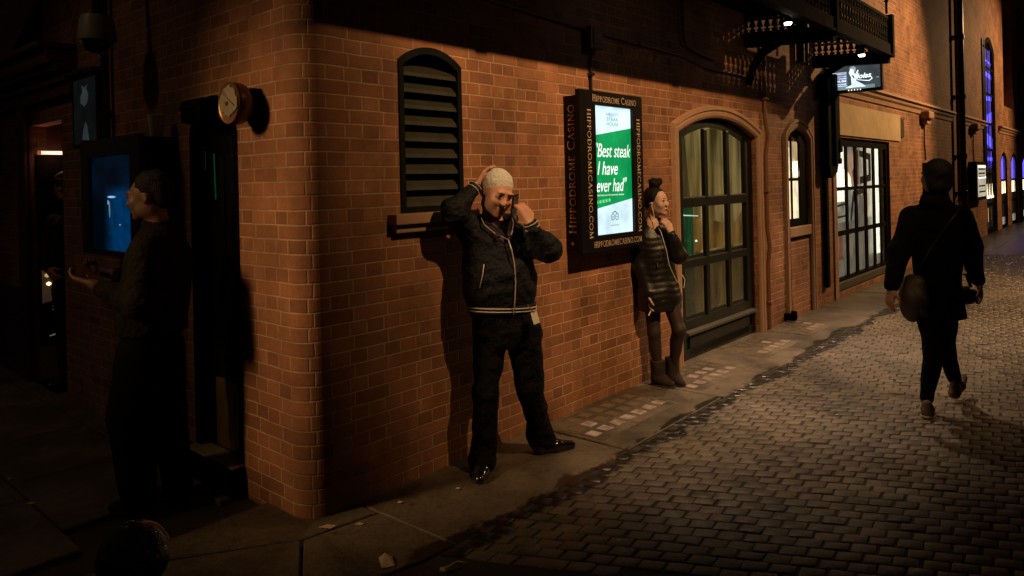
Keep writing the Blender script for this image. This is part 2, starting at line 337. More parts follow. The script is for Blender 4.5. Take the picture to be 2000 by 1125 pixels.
def ground_mat(name, c1, c2, rough, attr=False, bump=.3, bs=90):
    m, nt, b = principled(name); L = nt.links
    tc = N(nt, 'ShaderNodeTexCoord'); mask, nz = wetmix(nt, None, tc.outputs['Object'])
    n2 = N(nt, 'ShaderNodeTexNoise', Scale=38.0, Detail=6.0, Roughness=.7); L.new(tc.outputs['Object'], n2.inputs['Vector'])
    ad = N(nt, 'ShaderNodeMath', operation='MULTIPLY_ADD'); L.new(n2.outputs['Fac'], ad.inputs[0]); ad.inputs[1].default_value = .6; L.new(nz, ad.inputs[2])
    mr = N(nt, 'ShaderNodeMapRange'); mr.inputs['From Min'].default_value = .58; mr.inputs['From Max'].default_value = .98; L.new(ad.outputs[0], mr.inputs['Value'])
    mx = N(nt, 'ShaderNodeMix', data_type='RGBA'); mx.inputs[6].default_value = (*c1, 1); mx.inputs[7].default_value = (*c2, 1); L.new(mr.outputs[0], mx.inputs[0])
    out = mx.outputs[2]
    np_ = N(nt, 'ShaderNodeTexNoise', Scale=.9, Detail=5.0, Roughness=.68); L.new(tc.outputs['Object'], np_.inputs['Vector'])
    pr_ = N(nt, 'ShaderNodeMapRange'); pr_.inputs['From Min'].default_value = .36; pr_.inputs['From Max'].default_value = .6; pr_.inputs['To Min'].default_value = .42; pr_.inputs['To Max'].default_value = 1.12; L.new(np_.outputs['Fac'], pr_.inputs['Value'])
    vs_ = N(nt, 'ShaderNodeVectorMath', operation='SCALE'); L.new(out, vs_.inputs[0]); L.new(pr_.outputs[0], vs_.inputs['Scale']); out = vs_.outputs[0]
    if attr:
        at = N(nt, 'ShaderNodeVertexColor'); at.layer_name = 'tint'
        ml = N(nt, 'ShaderNodeMix', data_type='RGBA', blend_type='MULTIPLY'); ml.inputs[0].default_value = 1; L.new(out, ml.inputs[6]); L.new(at.outputs[0], ml.inputs[7]); out = ml.outputs[2]
    dk = N(nt, 'ShaderNodeMix', data_type='RGBA'); L.new(mask, dk.inputs[0]); L.new(out, dk.inputs[6]); dk.inputs[7].default_value = (.014, .0125, .009, 1)
    L.new(dk.outputs[2], b.inputs['Base Color'])
    rr = N(nt, 'ShaderNodeMapRange'); rr.inputs['To Min'].default_value = rough; rr.inputs['To Max'].default_value = .32; L.new(mask, rr.inputs['Value'])
    r2 = N(nt, 'ShaderNodeMath', operation='MULTIPLY_ADD'); L.new(n2.outputs['Fac'], r2.inputs[0]); r2.inputs[1].default_value = .35; L.new(rr.outputs[0], r2.inputs[2])
    r3 = N(nt, 'ShaderNodeMath', operation='SUBTRACT'); L.new(r2.outputs[0], r3.inputs[0]); r3.inputs[1].default_value = .17; L.new(r3.outputs[0], b.inputs['Roughness'])
    n3 = N(nt, 'ShaderNodeTexNoise', Scale=bs, Detail=4.0); L.new(tc.outputs['Object'], n3.inputs['Vector'])
    ih = N(nt, 'ShaderNodeMath', operation='SUBTRACT'); ih.inputs[0].default_value = 1; L.new(mask, ih.inputs[1])
    st = N(nt, 'ShaderNodeMath', operation='MULTIPLY'); L.new(ih.outputs[0], st.inputs[0]); st.inputs[1].default_value = bump
    bp = N(nt, 'ShaderNodeBump', Distance=.006); L.new(st.outputs[0], bp.inputs['Strength']); L.new(n3.outputs['Fac'], bp.inputs['Height']); L.new(bp.outputs[0], b.inputs['Normal'])
    return m
M_GROUND = ground_mat('asphalt', (.03, .026, .02), (.055, .048, .038), .6)
M_PAVE = ground_mat('pavement_stone', (.062, .049, .034), (.19, .155, .108), .55, bump=.6)
M_SETT = ground_mat('sett_stone', (.080, .064, .045), (.20, .160, .114), .50, attr=True, bump=.7, bs=60)
def plate(name, poly, z0, z1, m, bevel=0, **kw):
    mb = MB(FR); n = len(poly); vs = [(p[0], -p[1], z1) for p in poly]+[(p[0], -p[1], z0) for p in poly]
    mb.add(vs, [list(range(n)), list(range(2*n-1, n-1, -1))]+[(i, i+n, (i+1) % n+n, (i+1) % n) for i in range(n)])
    return mb.build(name, m, loc=C, rz=AR, **kw)
g = MB(FR); g.add([(-120, 120, -.03), (-120, -120, -.03), (120, -120, -.03), (120, 120, -.03)], [(0, 1, 2, 3)])
tag(g.build('ground', M_GROUND, loc=C, rz=AR), kind='structure')
# setts: one small block each, split in the street sheet
def setts():
    ca, sa = math.cos(R_(-25)), math.sin(R_(-25)); V = []; Fc = []; T = []; L_, W_ = .113, .091; ja, jb = math.cos(R_(-8)), math.sin(R_(-8))
    def inside(s, n):
        if n < .70 or n > 6.4 or s > 15.5 or s < -1.4: return False
        return (s-.154)*(.954)-(n-.626)*.52 > -.02 + .04*math.sin(n*9)      # near edge of the sett field
    idx = 0
    # rows run across the lane, turned a little from square
    for i in range(-100, 300):
        for j in range(-95, 140):
            a = i*W_; c_ = j*L_+(.5*L_ if i % 2 else 0)+.008*math.sin(i*1.7)
            s = a*ja-c_*sa; n = a*jb+c_*ca
            s += 2; n += 1
            if not inside(s, n): continue
            r = rng.random(12); w, l = (W_-.0065)/2*(1-.09*r[0]), (L_-.0065)/2*(1-.09*r[1]); h = .0025*r[2]; tx, ty = (r[3]-.5)*.022, (r[4]-.5)*.022
            jx, jy = (r[5]-.5)*.01, (r[6]-.5)*.01; rot = (r[7]-.5)*.12; cr, sr = math.cos(rot), math.sin(rot)
            def P(u, v, z):
                u, v = u*cr-v*sr+jx, u*sr+v*cr+jy
                x, y = a+u, c_+v
                return (x*ja-y*sa+2, -(x*jb+y*ca+1), z+h+u*tx+v*ty)
            k = [(1, 1), (1, -1), (-1, -1), (-1, 1)]; b0 = len(V)
            for q, (u, v) in enumerate(k): V.append(P(u*w, v*l, -.035))
            for q, (u, v) in enumerate(k): V.append(P(u*w, v*l, -.005))
            for q, (u, v) in enumerate(k): V.append(P(u*(w-.006), v*(l-.006), -.001+(r[8+q]-.5)*.004))
            V.append(P(0, 0, .0005)); cc = b0+12
            for q in range(4):
                q2 = (q+1) % 4
                Fc += [(b0+q, b0+q2, b0+4+q2, b0+4+q), (b0+4+q, b0+4+q2, b0+8+q2, b0+8+q), (b0+8+q, b0+8+q2, cc, cc)]
            t = .86+.42*rng.random(); T += [(t, t*(.96+.06*r[9]), t*(.9+.12*r[10]), 1)]*13
    Fc = [tuple(dict.fromkeys(f)) for f in Fc]
    o = meshobj('street', V, Fc, M_SETT, frame=FR, loc=C, rz=AR, autos=50)
    ca_ = o.data.color_attributes.new('tint', 'FLOAT_COLOR', 'POINT'); ca_.data.foreach_set('color', np.array(T).ravel())
    # joint bed under the blocks
    return tag(o, kind='structure')
setts()
jb = MB(FR); jb.add([(-.4, -.69, -.0065), (-.1, -6.6, -.0065), (60, -6.6, -.0065), (60, -.69, -.0065)], [(0, 1, 2, 3)])
tag(jb.build('sand_bed', M_JOINT, loc=C, rz=AR), kind='structure')
far = MB(FR); far.add([(15.4, -.70, -.002), (15.4, -6.6, -.002), (60, -6.6, -.002), (60, -.70, -.002)], [(0, 1, 2, 3)])
tag(far.build('road', M_SETT, loc=C, rz=AR), kind='structure')
ta = bpy.data.objects['road'].data.color_attributes.new('tint', 'FLOAT_COLOR', 'POINT'); ta.data.foreach_set('color', [.9]*16)
# pavement slabs: along the wall, and the wide flagstones round the corner
def slab(poly, name='pavement'):
    cx = sum(p[0] for p in poly)/len(poly); cy = sum(p[1] for p in poly)/len(poly)
    o = plate(name, poly, -.03, rng.random()*.004, M_PAVE); return o
slabs = []
x = .30
for w in (1.5, 1.35, 1.5, 1.5, 1.4, 1.5, 1.5, 1.5, 1.5, 1.5, 3, 3, 3, 5, 6, 8, 12):
    slabs.append([(x+.006, -.4), (x+w-.006, -.4), (x+w-.006, .70+.012*math.sin(x*3)), (x+.006, .70)]); x += w
nb = [-.40, .10, .62, 1.15, 1.9, 2.6, 3.4]
slabs += [[(.29, -.4), (.29, .16), (-.10, .10), (-.85, -.4)], [(.29, .172), (.29, .70), (.10, .70), (-.42, .56), (-.11, .112)]]
slabs += [[(-.12, .10), (-.43, .55), (-1.15, .35), (-.88, -.38)], [(-.44, .565), (.09, .712), (.0, 1.25), (-.66, 1.15)], [(-1.16, .365), (-.45, .562), (-.67, 1.15), (-1.4, .95)]]
yy = -6.2
for i in range(8):           # flagstones before the side wall, in the side wall's own directions
    for j in range(7):
        s0 = -.62-.86*j-(.3 if i % 2 else 0); n0 = -.5+.66*i
        q = [Lw(s0, n0, 0), Lw(s0-.85, n0, 0), Lw(s0-.85, n0+.65, 0), Lw(s0, n0+.65, 0)]
        slabs.append([((p-C).dot(D), (p-C).dot(NR)) for p in q][::-1])
mb = MB(FR)
for i, p in enumerate(slabs):
    z1 = .0005+.0045*rng.random(); z1 += .0004*(i % 9)
    n = len(p); cx = sum(a for a, _ in p)/n; cy = sum(b for _, b in p)/n
    ins = [(cx+(a-cx)*(1-.008/max(.2, math.hypot(a-cx, b-cy))), cy+(b-cy)*(1-.008/max(.2, math.hypot(a-cx, b-cy)))) for a, b in p]
    vs = [(a, -b, z1) for a, b in ins]+[(a, -b, z1-.006) for a, b in p]+[(a, -b, -.03) for a, b in p]
    mb.add(vs, [list(range(n))]+[(i_, i_+n, (i_+1) % n+n, (i_+1) % n) for i_ in range(n)]+[(i_+n, i_+2*n, (i_+1) % n+2*n, (i_+1) % n+n) for i_ in range(n)])
tag(mb.build('pavement', M_PAVE, loc=C, rz=AR), kind='structure')
#@@PART2
# ------------------------------------------------------------------ the brick building on the corner
BLD = empty('brick_building', 'long red brick building with a rounded corner, arched windows and a stone string course', 'building', C, 0)
def wallface(mb_v, mb_f, uvs, outer, holes, frame_n, uoff, depths):
    """flat face with holes; reveals run back by the given depth (y = +depth)"""
    loops = [[Vector((p[0], p[1], 0)) for p in outer]]+[[Vector((p[0], p[1], 0)) for p in h] for h in holes]
    tri = tessellate_polygon(loops); flat = [p for l in loops for p in l]; b = len(mb_v)
    for p in flat: mb_v.append((p.x, 0, p.y)); uvs.append((p.x+uoff, p.y))
    for t in tri:
        a, c, d = [flat[i] for i in t]; cr = (c-a).cross(d-a).z
        mb_f.append([b+i for i in (t if cr > 0 else t[::-1])])
    for h, dep in zip(holes, depths):
        b = len(mb_v); n = len(h); acc = 0
        for i in range(n+1):
            p = h[i % n]; q = h[(i-1) % n]
            if i: acc += math.hypot(p[0]-q[0], p[1]-q[1])
            mb_v.append((p[0], 0, p[1])); mb_v.append((p[0], dep, p[1])); uvs.append((p[0]+uoff, p[1])); uvs.append((p[0]+uoff+dep, p[1]))
        for i in range(n): mb_f.append((b+2*i, b+2*i+2, b+2*i+3, b+2*i+1))
V = []; Fc = []; UV = []
RAD = .14
right_holes = [
 (arch(.63, 1.125, 1.5, 2.36, 2.45), .16),
 (arch(3.86, 5.60, -.02, 2.07, 2.24), .17),
 (arch(6.52, 7.22, 1.06, 2.09, 2.21), .2),
 (arch(8.26, 11.05, .10, 2.17, 2.171), .14),
 (arch(20.7, 22.5, -.3, 4.95, 5.28), .35),
 (arch(23.35, 24.6, -.3, 1.98, 2.22), .3), (arch(25.5, 26.9, -.3, 1.98, 2.22), .3), (arch(28.3, 30.5, -.3, 1.98, 2.22), .3),
 (arch(24.2, 26.2, 3.6, 6.6, 7.2), .25), (arch(27.4, 29.6, 3.4, 6.6, 7.2), .25)]
wallface(V, Fc, UV, [(RAD, -.35), (46, -.35), (46, 10), (RAD, 10)], [h for h, _ in right_holes], 0, RAD*.53-RAD, [d for _, d in right_holes])
V = [tuple(FR @ Vector(v)) for v in V]
v2, f2, u2 = [], [], []
left_holes = [(arch(-1.22, -.63, .02, 1.98, 2.20), .16), ([(-4.30, -.3), (-4.30, 2.25), (-3.50, 2.25), (-3.50, -.3)], .12)]
wallface(v2, f2, u2, [(-9, -.35), (-RAD, -.35), (-RAD, 10), (-9, 10)], [h for h, _ in left_holes], 0, 0, [d for _, d in left_holes])
b = len(V); V += [tuple(FL @ Vector(v)) for v in v2]; UV += u2; Fc += [[b+i for i in f] for f in f2]
# the rounded corner
p0 = Lw(-RAD, 0, 0); p1 = Rw(RAD, 0, 0)
cen = p0 - NL*RAD*.985; cen2 = p1 - NR*RAD*.985; cen = (cen+cen2)/2
a0 = math.atan2((p0-cen).y, (p0-cen).x); a1 = math.atan2((p1-cen).y, (p1-cen).x)
if a1 < a0: a1 += 2*math.pi
K = 14; b = len(V); arcl = RAD*.985*(a1-a0)
zs = [-.35, .35, 1.2, 2.2, 3.2, 10]
for i in range(K+1):
    t = i/K; a = a0+(a1-a0)*t; rr = (p0-cen).length*(1-t)+(p1-cen).length*t
    for z in zs: V.append((cen.x+math.cos(a)*rr, cen.y+math.sin(a)*rr, z)); UV.append((-RAD+t*arcl, z))
m_ = len(zs)
for i in range(K):
    for j in range(m_-1): Fc.append((b+i*m_+j, b+(i+1)*m_+j, b+(i+1)*m_+j+1, b+i*m_+j+1))
wall = meshobj('wall', V, Fc, M_BRICK, BLD, uv=UV)
# chipped rendered foot of the corner, slightly proud
# roof line is far above the frame: a plain parapet coping closes the wall
cp = MB(FR); cp.box(-.1, 46, -.1, .5, 10, 10.2); cp.build('coping', M_STONE, BLD)

# louvred vent with a stone sill
def louvre():
    fr = MB(FR); A = arch(.63, 1.125, 1.5, 2.36, 2.45); n = len(A)
    inner = arch(.665, 1.09, 1.535, 2.335, 2.41)
    vs = [(x, y, z) for (x, z) in A for y in (-.012, .06)]+[(x, y, z) for (x, z) in inner for y in (-.012, .06)]
    o = 2*n
    fs = []
    for i in range(n):
        j = (i+1) % n
        fs += [(2*i, 2*j, o+2*j, o+2*i), (2*i+1, o+2*i+1, o+2*j+1, 2*j+1), (o+2*i, o+2*j, o+2*j+1, o+2*i+1), (2*i, 2*i+1, 2*j+1, 2*j)]
    fr.add(vs, fs); f = fr.build('louvre_vent', M_GREEN, BLD)
    bk = MB(FR); bk.box(.64, 1.12, .13, .14, 1.5, 2.45); bk.build('backing', mat('void_black', (.004, .004, .004), .9), f)
    for k in range(9):
        z = 1.565+k*.0925
        s = MB(FR)
        x0, x1 = .668, 1.087
        prof = [(.005, z-.022), (-.002, z-.030), (.004, z-.008), (.035, z+.022), (.085, z+.058), (.09, z+.05), (.04, z+.008)]
        if k == 8: prof = [(y, min(zz, 2.40)) for y, zz in prof]
        vs = [(x0, y, zz) for y, zz in prof]+[(x1, y, zz) for y, zz in prof]; n = len(prof)
        s.add(vs, [list(range(n))[::-1], list(range(n, 2*n))]+[(i, (i+1) % n, (i+1) % n+n, i+n) for i in range(n)])
        s.build('slat', M_SLAT, f)
    si = MB(FR); si.box(.535, 1.20, -.075, .02, 1.442, 1.50, .006); si.box(.56, 1.175, -.045, .02, 1.395, 1.442, .006)
    si.build('sill', M_STONE, BLD)
    # brick arch over the vent
louvre()

def framed(name, outer, inner, y0, y1, m, parent):
    n = len(outer); vs = [(x, y, z) for (x, z) in outer for y in (y0, y1)]+[(x, y, z) for (x, z) in inner for y in (y0, y1)]; o = 2*n; fs = []
    for i in range(n):
        j = (i+1) % n
        fs += [(2*i, 2*j, o+2*j, o+2*i), (2*i+1, o+2*i+1, o+2*j+1, 2*j+1), (o+2*i, o+2*j, o+2*j+1, o+2*i+1), (2*i, 2*i+1, 2*j+1, 2*j)]
    return MB(FR).add(vs, fs).build(name, m, parent)
# the big arched entrance window: frame, rails, mullions, nine panes
ent = framed('entrance_window', arch(3.86, 5.60, -.02, 2.07, 2.24), arch(4.03, 5.52, .10, 2.03, 2.155), .045, .13, M_GREEN, BLD)
mb = MB(FR)
for z0, z1 in ((.235, .36), (.83, .915), (1.39, 1.49)): mb.box(4.02, 5.53, .045, .085, z0, z1, .012)
mb.build('rail', M_GREEN, ent)
for x0, x1 in ((4.425, 4.55), (4.915, 5.04), (5.37, 5.53)):
    mb = MB(FR); mb.box(x0+.05, x1, .044, .084, .24, 2.13, .012); mb.build('mullion', M_GREEN, ent)
mb = MB(FR); mb.box(4.03, 5.52, .06, .12, -.02, .24); mb.box(4.1, 5.45, .045, .07, .02, .2, .008); mb.build('kick_panel', M_GREEN, ent)
mb = MB(FR); mb.add([(4.0, -.004, .255), (5.54, -.004, .255), (5.54, .06, .275), (4.0, .06, .275), (4.0, -.004, .235), (5.54, -.004, .235)], [(0, 1, 2, 3), (0, 4, 5, 1)]); mb.build('drip_sill', mat('worn_sill', (.045, .04, .026), .6, bump=.3), ent)
cols = [(4.03, 4.425), (4.55, 4.915), (5.04, 5.37)]; rows = [(.36, .83), (.915, 1.39), (1.49, 2.13)]
M_ROOM_Y = emis('lit_room_ochre', (.40, .29, .10), .46, .25, 1.6, 2.0, (3, 3, .5)); M_ROOM_B = emis('lit_room_amber', (.40, .22, .06), .44, .4, 1.4, 3, (2, 2, .6))
M_ROOM_G = emis('lit_room_green', (.03, .12, .045), .34, .1, 1.7, 3, (3, 3, .7)); M_ROOM_D = emis('dim_room', (.06, .055, .025), .34, .3, 1.6, 3)
for i, (x0, x1) in enumerate(cols):
    for j, (z0, z1) in enumerate(rows):
        mb = MB(FR); mb.box(x0-.005, x1+.005, .075, .081, z0-.005, z1+.005); pn = mb.build('pane', M_GLASS, ent)
        if j == 2: continue
        bd = MB(FR); bd.box(x0-.005, x1+.02, .068, .082, z0-.004, z0+.03, .004) ; bd.build('bead', M_GREEN, ent)
room = MB(FR)
room.add([(3.9, .42, .2), (6.8, .42, .2), (6.8, .42, 2.3), (3.9, .42, 2.3)], [(0, 1, 2, 3)])
room.build('room_wall', M_ROOM_Y, ent)
room = MB(FR); room.add([(4.0, .40, .2), (4.92, .40, .2), (4.92, .40, 1.44), (4.0, .40, 1.44)], [(0, 1, 2, 3)]); room.build('curtain', M_ROOM_G, ent)
room = MB(FR); room.add([(4.0, .395, .2), (4.92, .395, .2), (4.92, .395, .87), (4.0, .395, .87)], [(0, 1, 2, 3)]); room.build('lower_curtain', M_ROOM_D, ent)
room = MB(FR); room.add([(4.92, .41, .9), (6.6, .41, .9), (6.6, .41, 1.2), (6.2, .41, 1.3), (5.9, .41, 1.12), (5.4, .41, 1.2), (4.92, .41, 1.25)], [(0, 1, 2, 3, 4, 5, 6)]); room.build('sofa_back', M_ROOM_B, ent)
room = MB(FR); room.add([(4.92, .405, .2), (6.8, .405, .2), (6.8, .405, .88), (4.92, .405, .88)], [(0, 1, 2, 3)]); room.build('room_skirting', emis('dim_ochre', (.24, .16, .055), .22, .3, 1.5, 3, (3, 3, .6)), ent)
room = MB(FR); room.add([(4.0, .39, 1.44), (4.85, .39, 1.44), (4.8, .39, 1.75), (4.72, .39, 2.3), (4.0, .39, 2.3)], [(0, 1, 2, 3, 4)]); room.build('side_drape', emis('brown_drape', (.14, .095, .03), .36, .3, 1.6, 3, (3, 3, .5)), ent)
room = MB(FR); room.tube([(4.5, .36, 1.30), (4.95, .36, 1.27)], .006, 6); room.build('strip_lamp', emis('strip', (.6, 1, .75), 1.1), ent)
room = MB(FR); room.lathe([(.0, -.012), (.012, -.006), (.012, .006), (0, .012)], (4.86, .34, 1.02), 8); room.build('lamp_glint', emis('glint', (.5, 1, .8), 2.0), ent)
# carved stone surround
sur = [(-.0, 0), (0, -.012), (.02, -.026), (.05, -.03), (.06, -.018), (.075, -.034), (.105, -.034), (.118, 0)]
mb = MB(FR); mb.sweep(arch(3.86, 5.60, -.03, 2.07, 2.24), sur); mb.build('stone_surround', M_STONE, BLD)
# narrow arched window in its own long surround, brick apron below
mb = MB(FR); mb.sweep(arch(6.50, 7.24, -.03, 2.09, 2.225), sur); mb.build('stone_surround', M_STONE, BLD)
mb = MB(FR); mb.box(6.51, 7.23, -.022, .1, .94, 1.06, .012); mb.build('sill', M_STONE, BLD)
mb = MB(FR); mb.box(6.535, 6.56, -.004, .02, -.02, .94); mb.box(7.19, 7.215, -.004, .02, -.02, .94); mb.box(6.535, 7.215, -.006, .01, .9, .94); mb.build('apron_shadow_joint', M_IRON, BLD)
nw = framed('narrow_window', arch(6.52, 7.22, 1.06, 2.09, 2.21), arch(6.56, 6.99, 1.15, 2.05, 2.13), .025, .05, M_IRON, BLD)
mb = MB(FR); mb.box(6.56, 6.99, .028, .045, 1.60, 1.635); mb.build('rail', M_IRON, nw)
mb = MB(FR); mb.box(6.72, 6.745, .028, .045, 1.13, 2.13); mb.build('mullion', M_IRON, nw)
for x0, x1 in ((6.56, 6.72), (6.745, 6.99)):
    for z0, z1 in ((1.13, 1.6), (1.63, 2.14)): MB(FR).box(x0, x1, .036, .04, z0, z1).build('pane', M_GLASS, nw)
M_LITW = emis('bright_blind', (1, .84, .60), 1.6); M_LITC = emis('cream_blind', (1, .66, .38), .75); M_HOT = emis('table_lamp', (1, .86, .62), 3.0)
mb = MB(FR); mb.add([(6.53, .12, 1.07), (7.21, .12, 1.07), (7.21, .12, 2.08), (6.53, .12, 2.08)], [(0, 1, 2, 3)]); mb.build('blind', M_LITC, nw)
mb = MB(FR); mb.box(6.6, 6.86, .10, .11, 1.1, 2.0); mb.box(6.98, 7.14, .10, .11, 1.1, 1.72); mb.build('blind_fold', M_LITW, nw)
mb = MB(FR); mb.lathe([(.07, -.11), (.06, 0), (.035, .08)], (7.06, .10, 1.76), 16); mb.build('table_lamp_shade', M_HOT, nw)
# the wide multi-pane window
bw = framed('wide_window', arch(8.26, 11.05, .10, 2.17, 2.171), arch(8.40, 10.93, .235, 2.055, 2.056), .03, .07, M_IRON, BLD)
bc = [(8.42, 8.87), (8.93, 9.30), (9.38, 9.78), (9.87, 10.23), (10.31, 10.62), (10.68, 10.92)]
for a, b_ in zip(bc, bc[1:]): MB(FR).box(a[1]-.025, b_[0]+.01, .036, .058, .23, 2.06, .005).build('mullion', M_IRON, bw)
for z0, z1 in ((.82, .89), (1.44, 1.49)): MB(FR).box(8.40, 10.94, .036, .058, z0, z1, .006).build('rail', M_IRON, bw)
for x0, x1 in bc:
    for z0, z1 in ((.235, .82), (.89, 1.44), (1.49, 2.055)): MB(FR).box(x0, x1, .06, .065, z0, z1).build('pane', M_GLASS, bw)
MB(FR).box(8.26, 11.05, -.015, .1, .10, .20, .01).build('sill', mat('worn_sill', (.1, .09, .06)), bw)
M_G1 = emis('pale_grey_room', (.80, .76, .66), .40, .4, 1.5, 2.5); M_G2 = emis('mid_grey_room', (.5, .48, .40), .30); M_W = emis('white_curtain', (1, .97, .84), 2.0); M_SH = emis('dark_furniture', (.05, .05, .05), .2)
M_SK = emis('poster_skin', (.9, .55, .38), .6); M_PR = emis('poster_red', (.35, .10, .06), .4)
def card(name, pts, m, y, parent): MB(FR).add([(p[0], y, p[1]) for p in pts], [list(range(len(pts)))]).build(name, m, parent)
card('room_wall', [(8.3, .1), (13.5, .1), (13.5, 2.3), (8.3, 2.3)], M_G1, .42, bw)
card('room_floor_shade', [(8.3, .1), (13.5, .1), (13.5, .8), (11.2, .95), (8.3, .9)], M_G2, .41, bw)
for x0, x1, z0 in ((9.3, 9.86, 1.25), (11.46, 11.88, .3), (11.98, 12.5, .3)): card('curtain', [(x0, z0), (x1, z0), (x1, 2.3), (x0, 2.3)], M_W, .36, bw)
card('lit_panel', [(10.98, .95), (11.36, .95), (11.36, 2.3), (10.98, 2.3)], emis('cream_curtain', (1, .93, .7), .9), .37, bw)
card('poster', [(10.00, 1.45), (10.55, 1.5), (10.57, 2.0), (10.05, 1.98)], M_SK, .35, bw)
card('poster_hair', [(10.30, 1.5), (10.57, 1.5), (10.59, 2.04), (10.25, 2.08), (10.40, 1.85), (10.23, 1.7)], M_PR, .345, bw)
card('picture_frame', [(10.65, 1.5), (11.30, 1.55), (11.30, 2.0), (10.65, 2.05), (10.65, 1.95), (11.15, 1.9), (11.15, 1.65), (10.65, 1.62)], M_SH, .35, bw)
card('chair_back', [(10.05, .95), (10.15, .95), (10.30, 1.3), (10.75, 1.35), (10.85, .95), (10.93, .95), (10.85, 1.43), (10.23, 1.4)], M_SH, .34, bw)
card('shelf', [(9.05, 1.0), (9.95, 1.02), (9.95, 1.05), (9.05, 1.03)], M_SH, .34, bw); card('shelf', [(9.05, 1.16), (9.85, 1.2), (9.85, 1.23), (9.05, 1.19)], M_SH, .34, bw)
card('red_cushion', [(9.45, .38), (9.70, .38), (9.65, .78), (9.50, .8)], M_PR, .34, bw)
card('screen', [(10.4, .9), (10.9, .9), (10.8, 1.3), (10.5, 1.35)], M_G2, .33, bw)
mb = MB(FR); mb.lathe([(.11, -.14), (.1, 0), (.05, .12)], (9.62, .3, 1.62), 16); mb.build('table_lamp_shade', M_HOT, bw)
mb = MB(FR); mb.box(8.13, 11.72, -.022, .05, 2.2, 2.64, .004); mb.build('lintel', M_RENDER, BLD)
mb = MB(FR); mb.box(8.12, 8.26, -.018, .02, -.05, 2.2, .004); mb.build('window_pier', M_STONE, BLD)
# string course in three runs
prof = [(0, .05), (0, -.09), (-.045, -.105), (-.06, -.07), (-.11, -.06), (-.14, -.03), (-.2, -.02), (-.2, .05)]
for x0, x1, z in ((8.13, 16.25, 2.95), (17.0, 20.5, 2.95), (23.0, 45, 2.95)):
    mb = MB(FR); vs = [(x0, y, z+o) for o, y in prof]+[(x1, y, z+o) for o, y in prof]; n = len(prof)
    mb.add(vs, [list(range(n)), list(range(n, 2*n))[::-1]]+[(i, i+n, (i+1) % n+n, (i+1) % n) for i in range(n)]); mb.build('string_course', M_STONE, BLD)
mb = MB(FR); mb.box(11.68, 11.98, -.02, .02, 2.28, 2.6, .005); mb.build('air_brick', M_SLAT, BLD)
# far windows
M_BLUE = emis('blue_light', (.12, .10, 1), 1.5); M_BLUE2 = emis('blue_glow', (.05, .035, .5), .5); M_WARMW = emis('warm_lamps', (1, .8, .5), 3.0); M_DKR = emis('dark_interior', (.03, .024, .02), .25)
fw = framed('tall_window', arch(20.7, 22.5, -.3, 4.95, 5.28), arch(20.85, 22.35, .15, 4.85, 5.15), .015, .025, M_IRON, BLD)
for x0 in (21.35, 21.85): MB(FR).box(x0, x0+.06, .015, .023, .15, 5.1).build('mullion', M_IRON, fw)
for z0 in (.75, 1.55, 2.2, 2.9, 3.7, 4.4): MB(FR).box(20.9, 22.3, .015, .023, z0, z0+.07).build('rail', M_IRON, fw)
card('blue_wash', [(20.75, 1.75), (22.45, 1.75), (22.45, 5.0), (20.75, 5.0)], M_BLUE2, .09, fw)
card('dark_room', [(20.75, -.3), (22.45, -.3), (22.45, 1.75), (20.75, 1.75)], M_DKR, .09, fw)
for z, h, a in ((4.25, .13, .1), (3.55, .12, -.1), (2.8, .3, -.35), (2.45, .3, .3), (1.95, .09, 0), (4.65, .06, .1)):
    card('blue_lamp', [(21.0, z), (22.3, z-a*.6), (22.3, z-a*.6+h), (21.0, z+h)], M_BLUE, .06, fw)
for x0, w in ((21.2, .1), (22.1, .12)): card('blue_tube', [(x0, 1.9), (x0+w, 1.9), (x0+w, 5), (x0, 5)], emis('blue_tube', (.2, .16, .9), .7), .065, fw)
for x0 in (21.0, 21.5, 22.0): card('warm_lamp', [(x0, .98), (x0+.24, .98), (x0+.18, 1.32), (x0+.06, 1.32)], M_WARMW, .055, fw)
card('lit_shelf', [(20.95, .93), (22.3, .93), (22.3, 1.0), (20.95, 1.0)], M_WARMW, .055, fw)
for x0 in (21.0, 21.25, 21.6, 22.1): card('bottle_glow', [(x0, .3), (x0+.07, .3), (x0+.07, .68), (x0, .68)], emis('amber_glow', (1, .5, .15), .8), .055, fw)
for x0, x1 in ((23.35, 24.6), (25.5, 26.9), (28.3, 30.5)):
    w2 = framed('arched_window', arch(x0, x1, -.3, 1.98, 2.22), arch(x0+.12, x1-.12, .1, 1.9, 2.12), .01, .02, M_IRON, BLD)
    MB(FR).box((x0+x1)/2-.05, (x0+x1)/2+.05, .008, .016, .1, 2.12).build('mullion', M_IRON, w2)
    for z in (.72, 1.36): MB(FR).box(x0+.1, x1-.1, .008, .025, z, z+.06).build('rail', M_IRON, w2)
    card('blue_wash', [(x0+.02, 1.4), (x1-.02, 1.4), (x1-.02, 2.1), (x0+.02, 2.1)], M_BLUE, .07, w2)
    card('dark_room', [(x0, -.3), (x1-.02, -.3), (x1-.02, 1.4), (x0+.02, 1.4)], M_DKR, .065, w2)
    for k in range(4): card('warm_lamp', [(x0+.2+k*.28, 1.0), (x0+.37+k*.28, 1.0), (x0+.34+k*.28, 1.36), (x0+.23+k*.28, 1.36)], M_WARMW, .05, w2)
    card('door_glow', [(x0+.2, -.1), (x1-.2, -.1), (x1-.2, .3), (x0+.2, .3)], emis('menu_glow', (.7, .66, .55), .35), .05, w2)
for x0, x1, z0 in ((24.2, 26.2, 3.6), (27.4, 29.6, 3.4)):
    MB(FR).add([(x0-.1, .25, z0-.1), (x1+.1, .25, z0-.1), (x1+.1, .25, 7.3), (x0-.1, .25, 7.3)], [(0, 1, 2, 3)]).build('blind_arch', M_BRICK, BLD, uv=[(x0, z0), (x1, z0), (x1, 7.3), (x0, 7.3)])

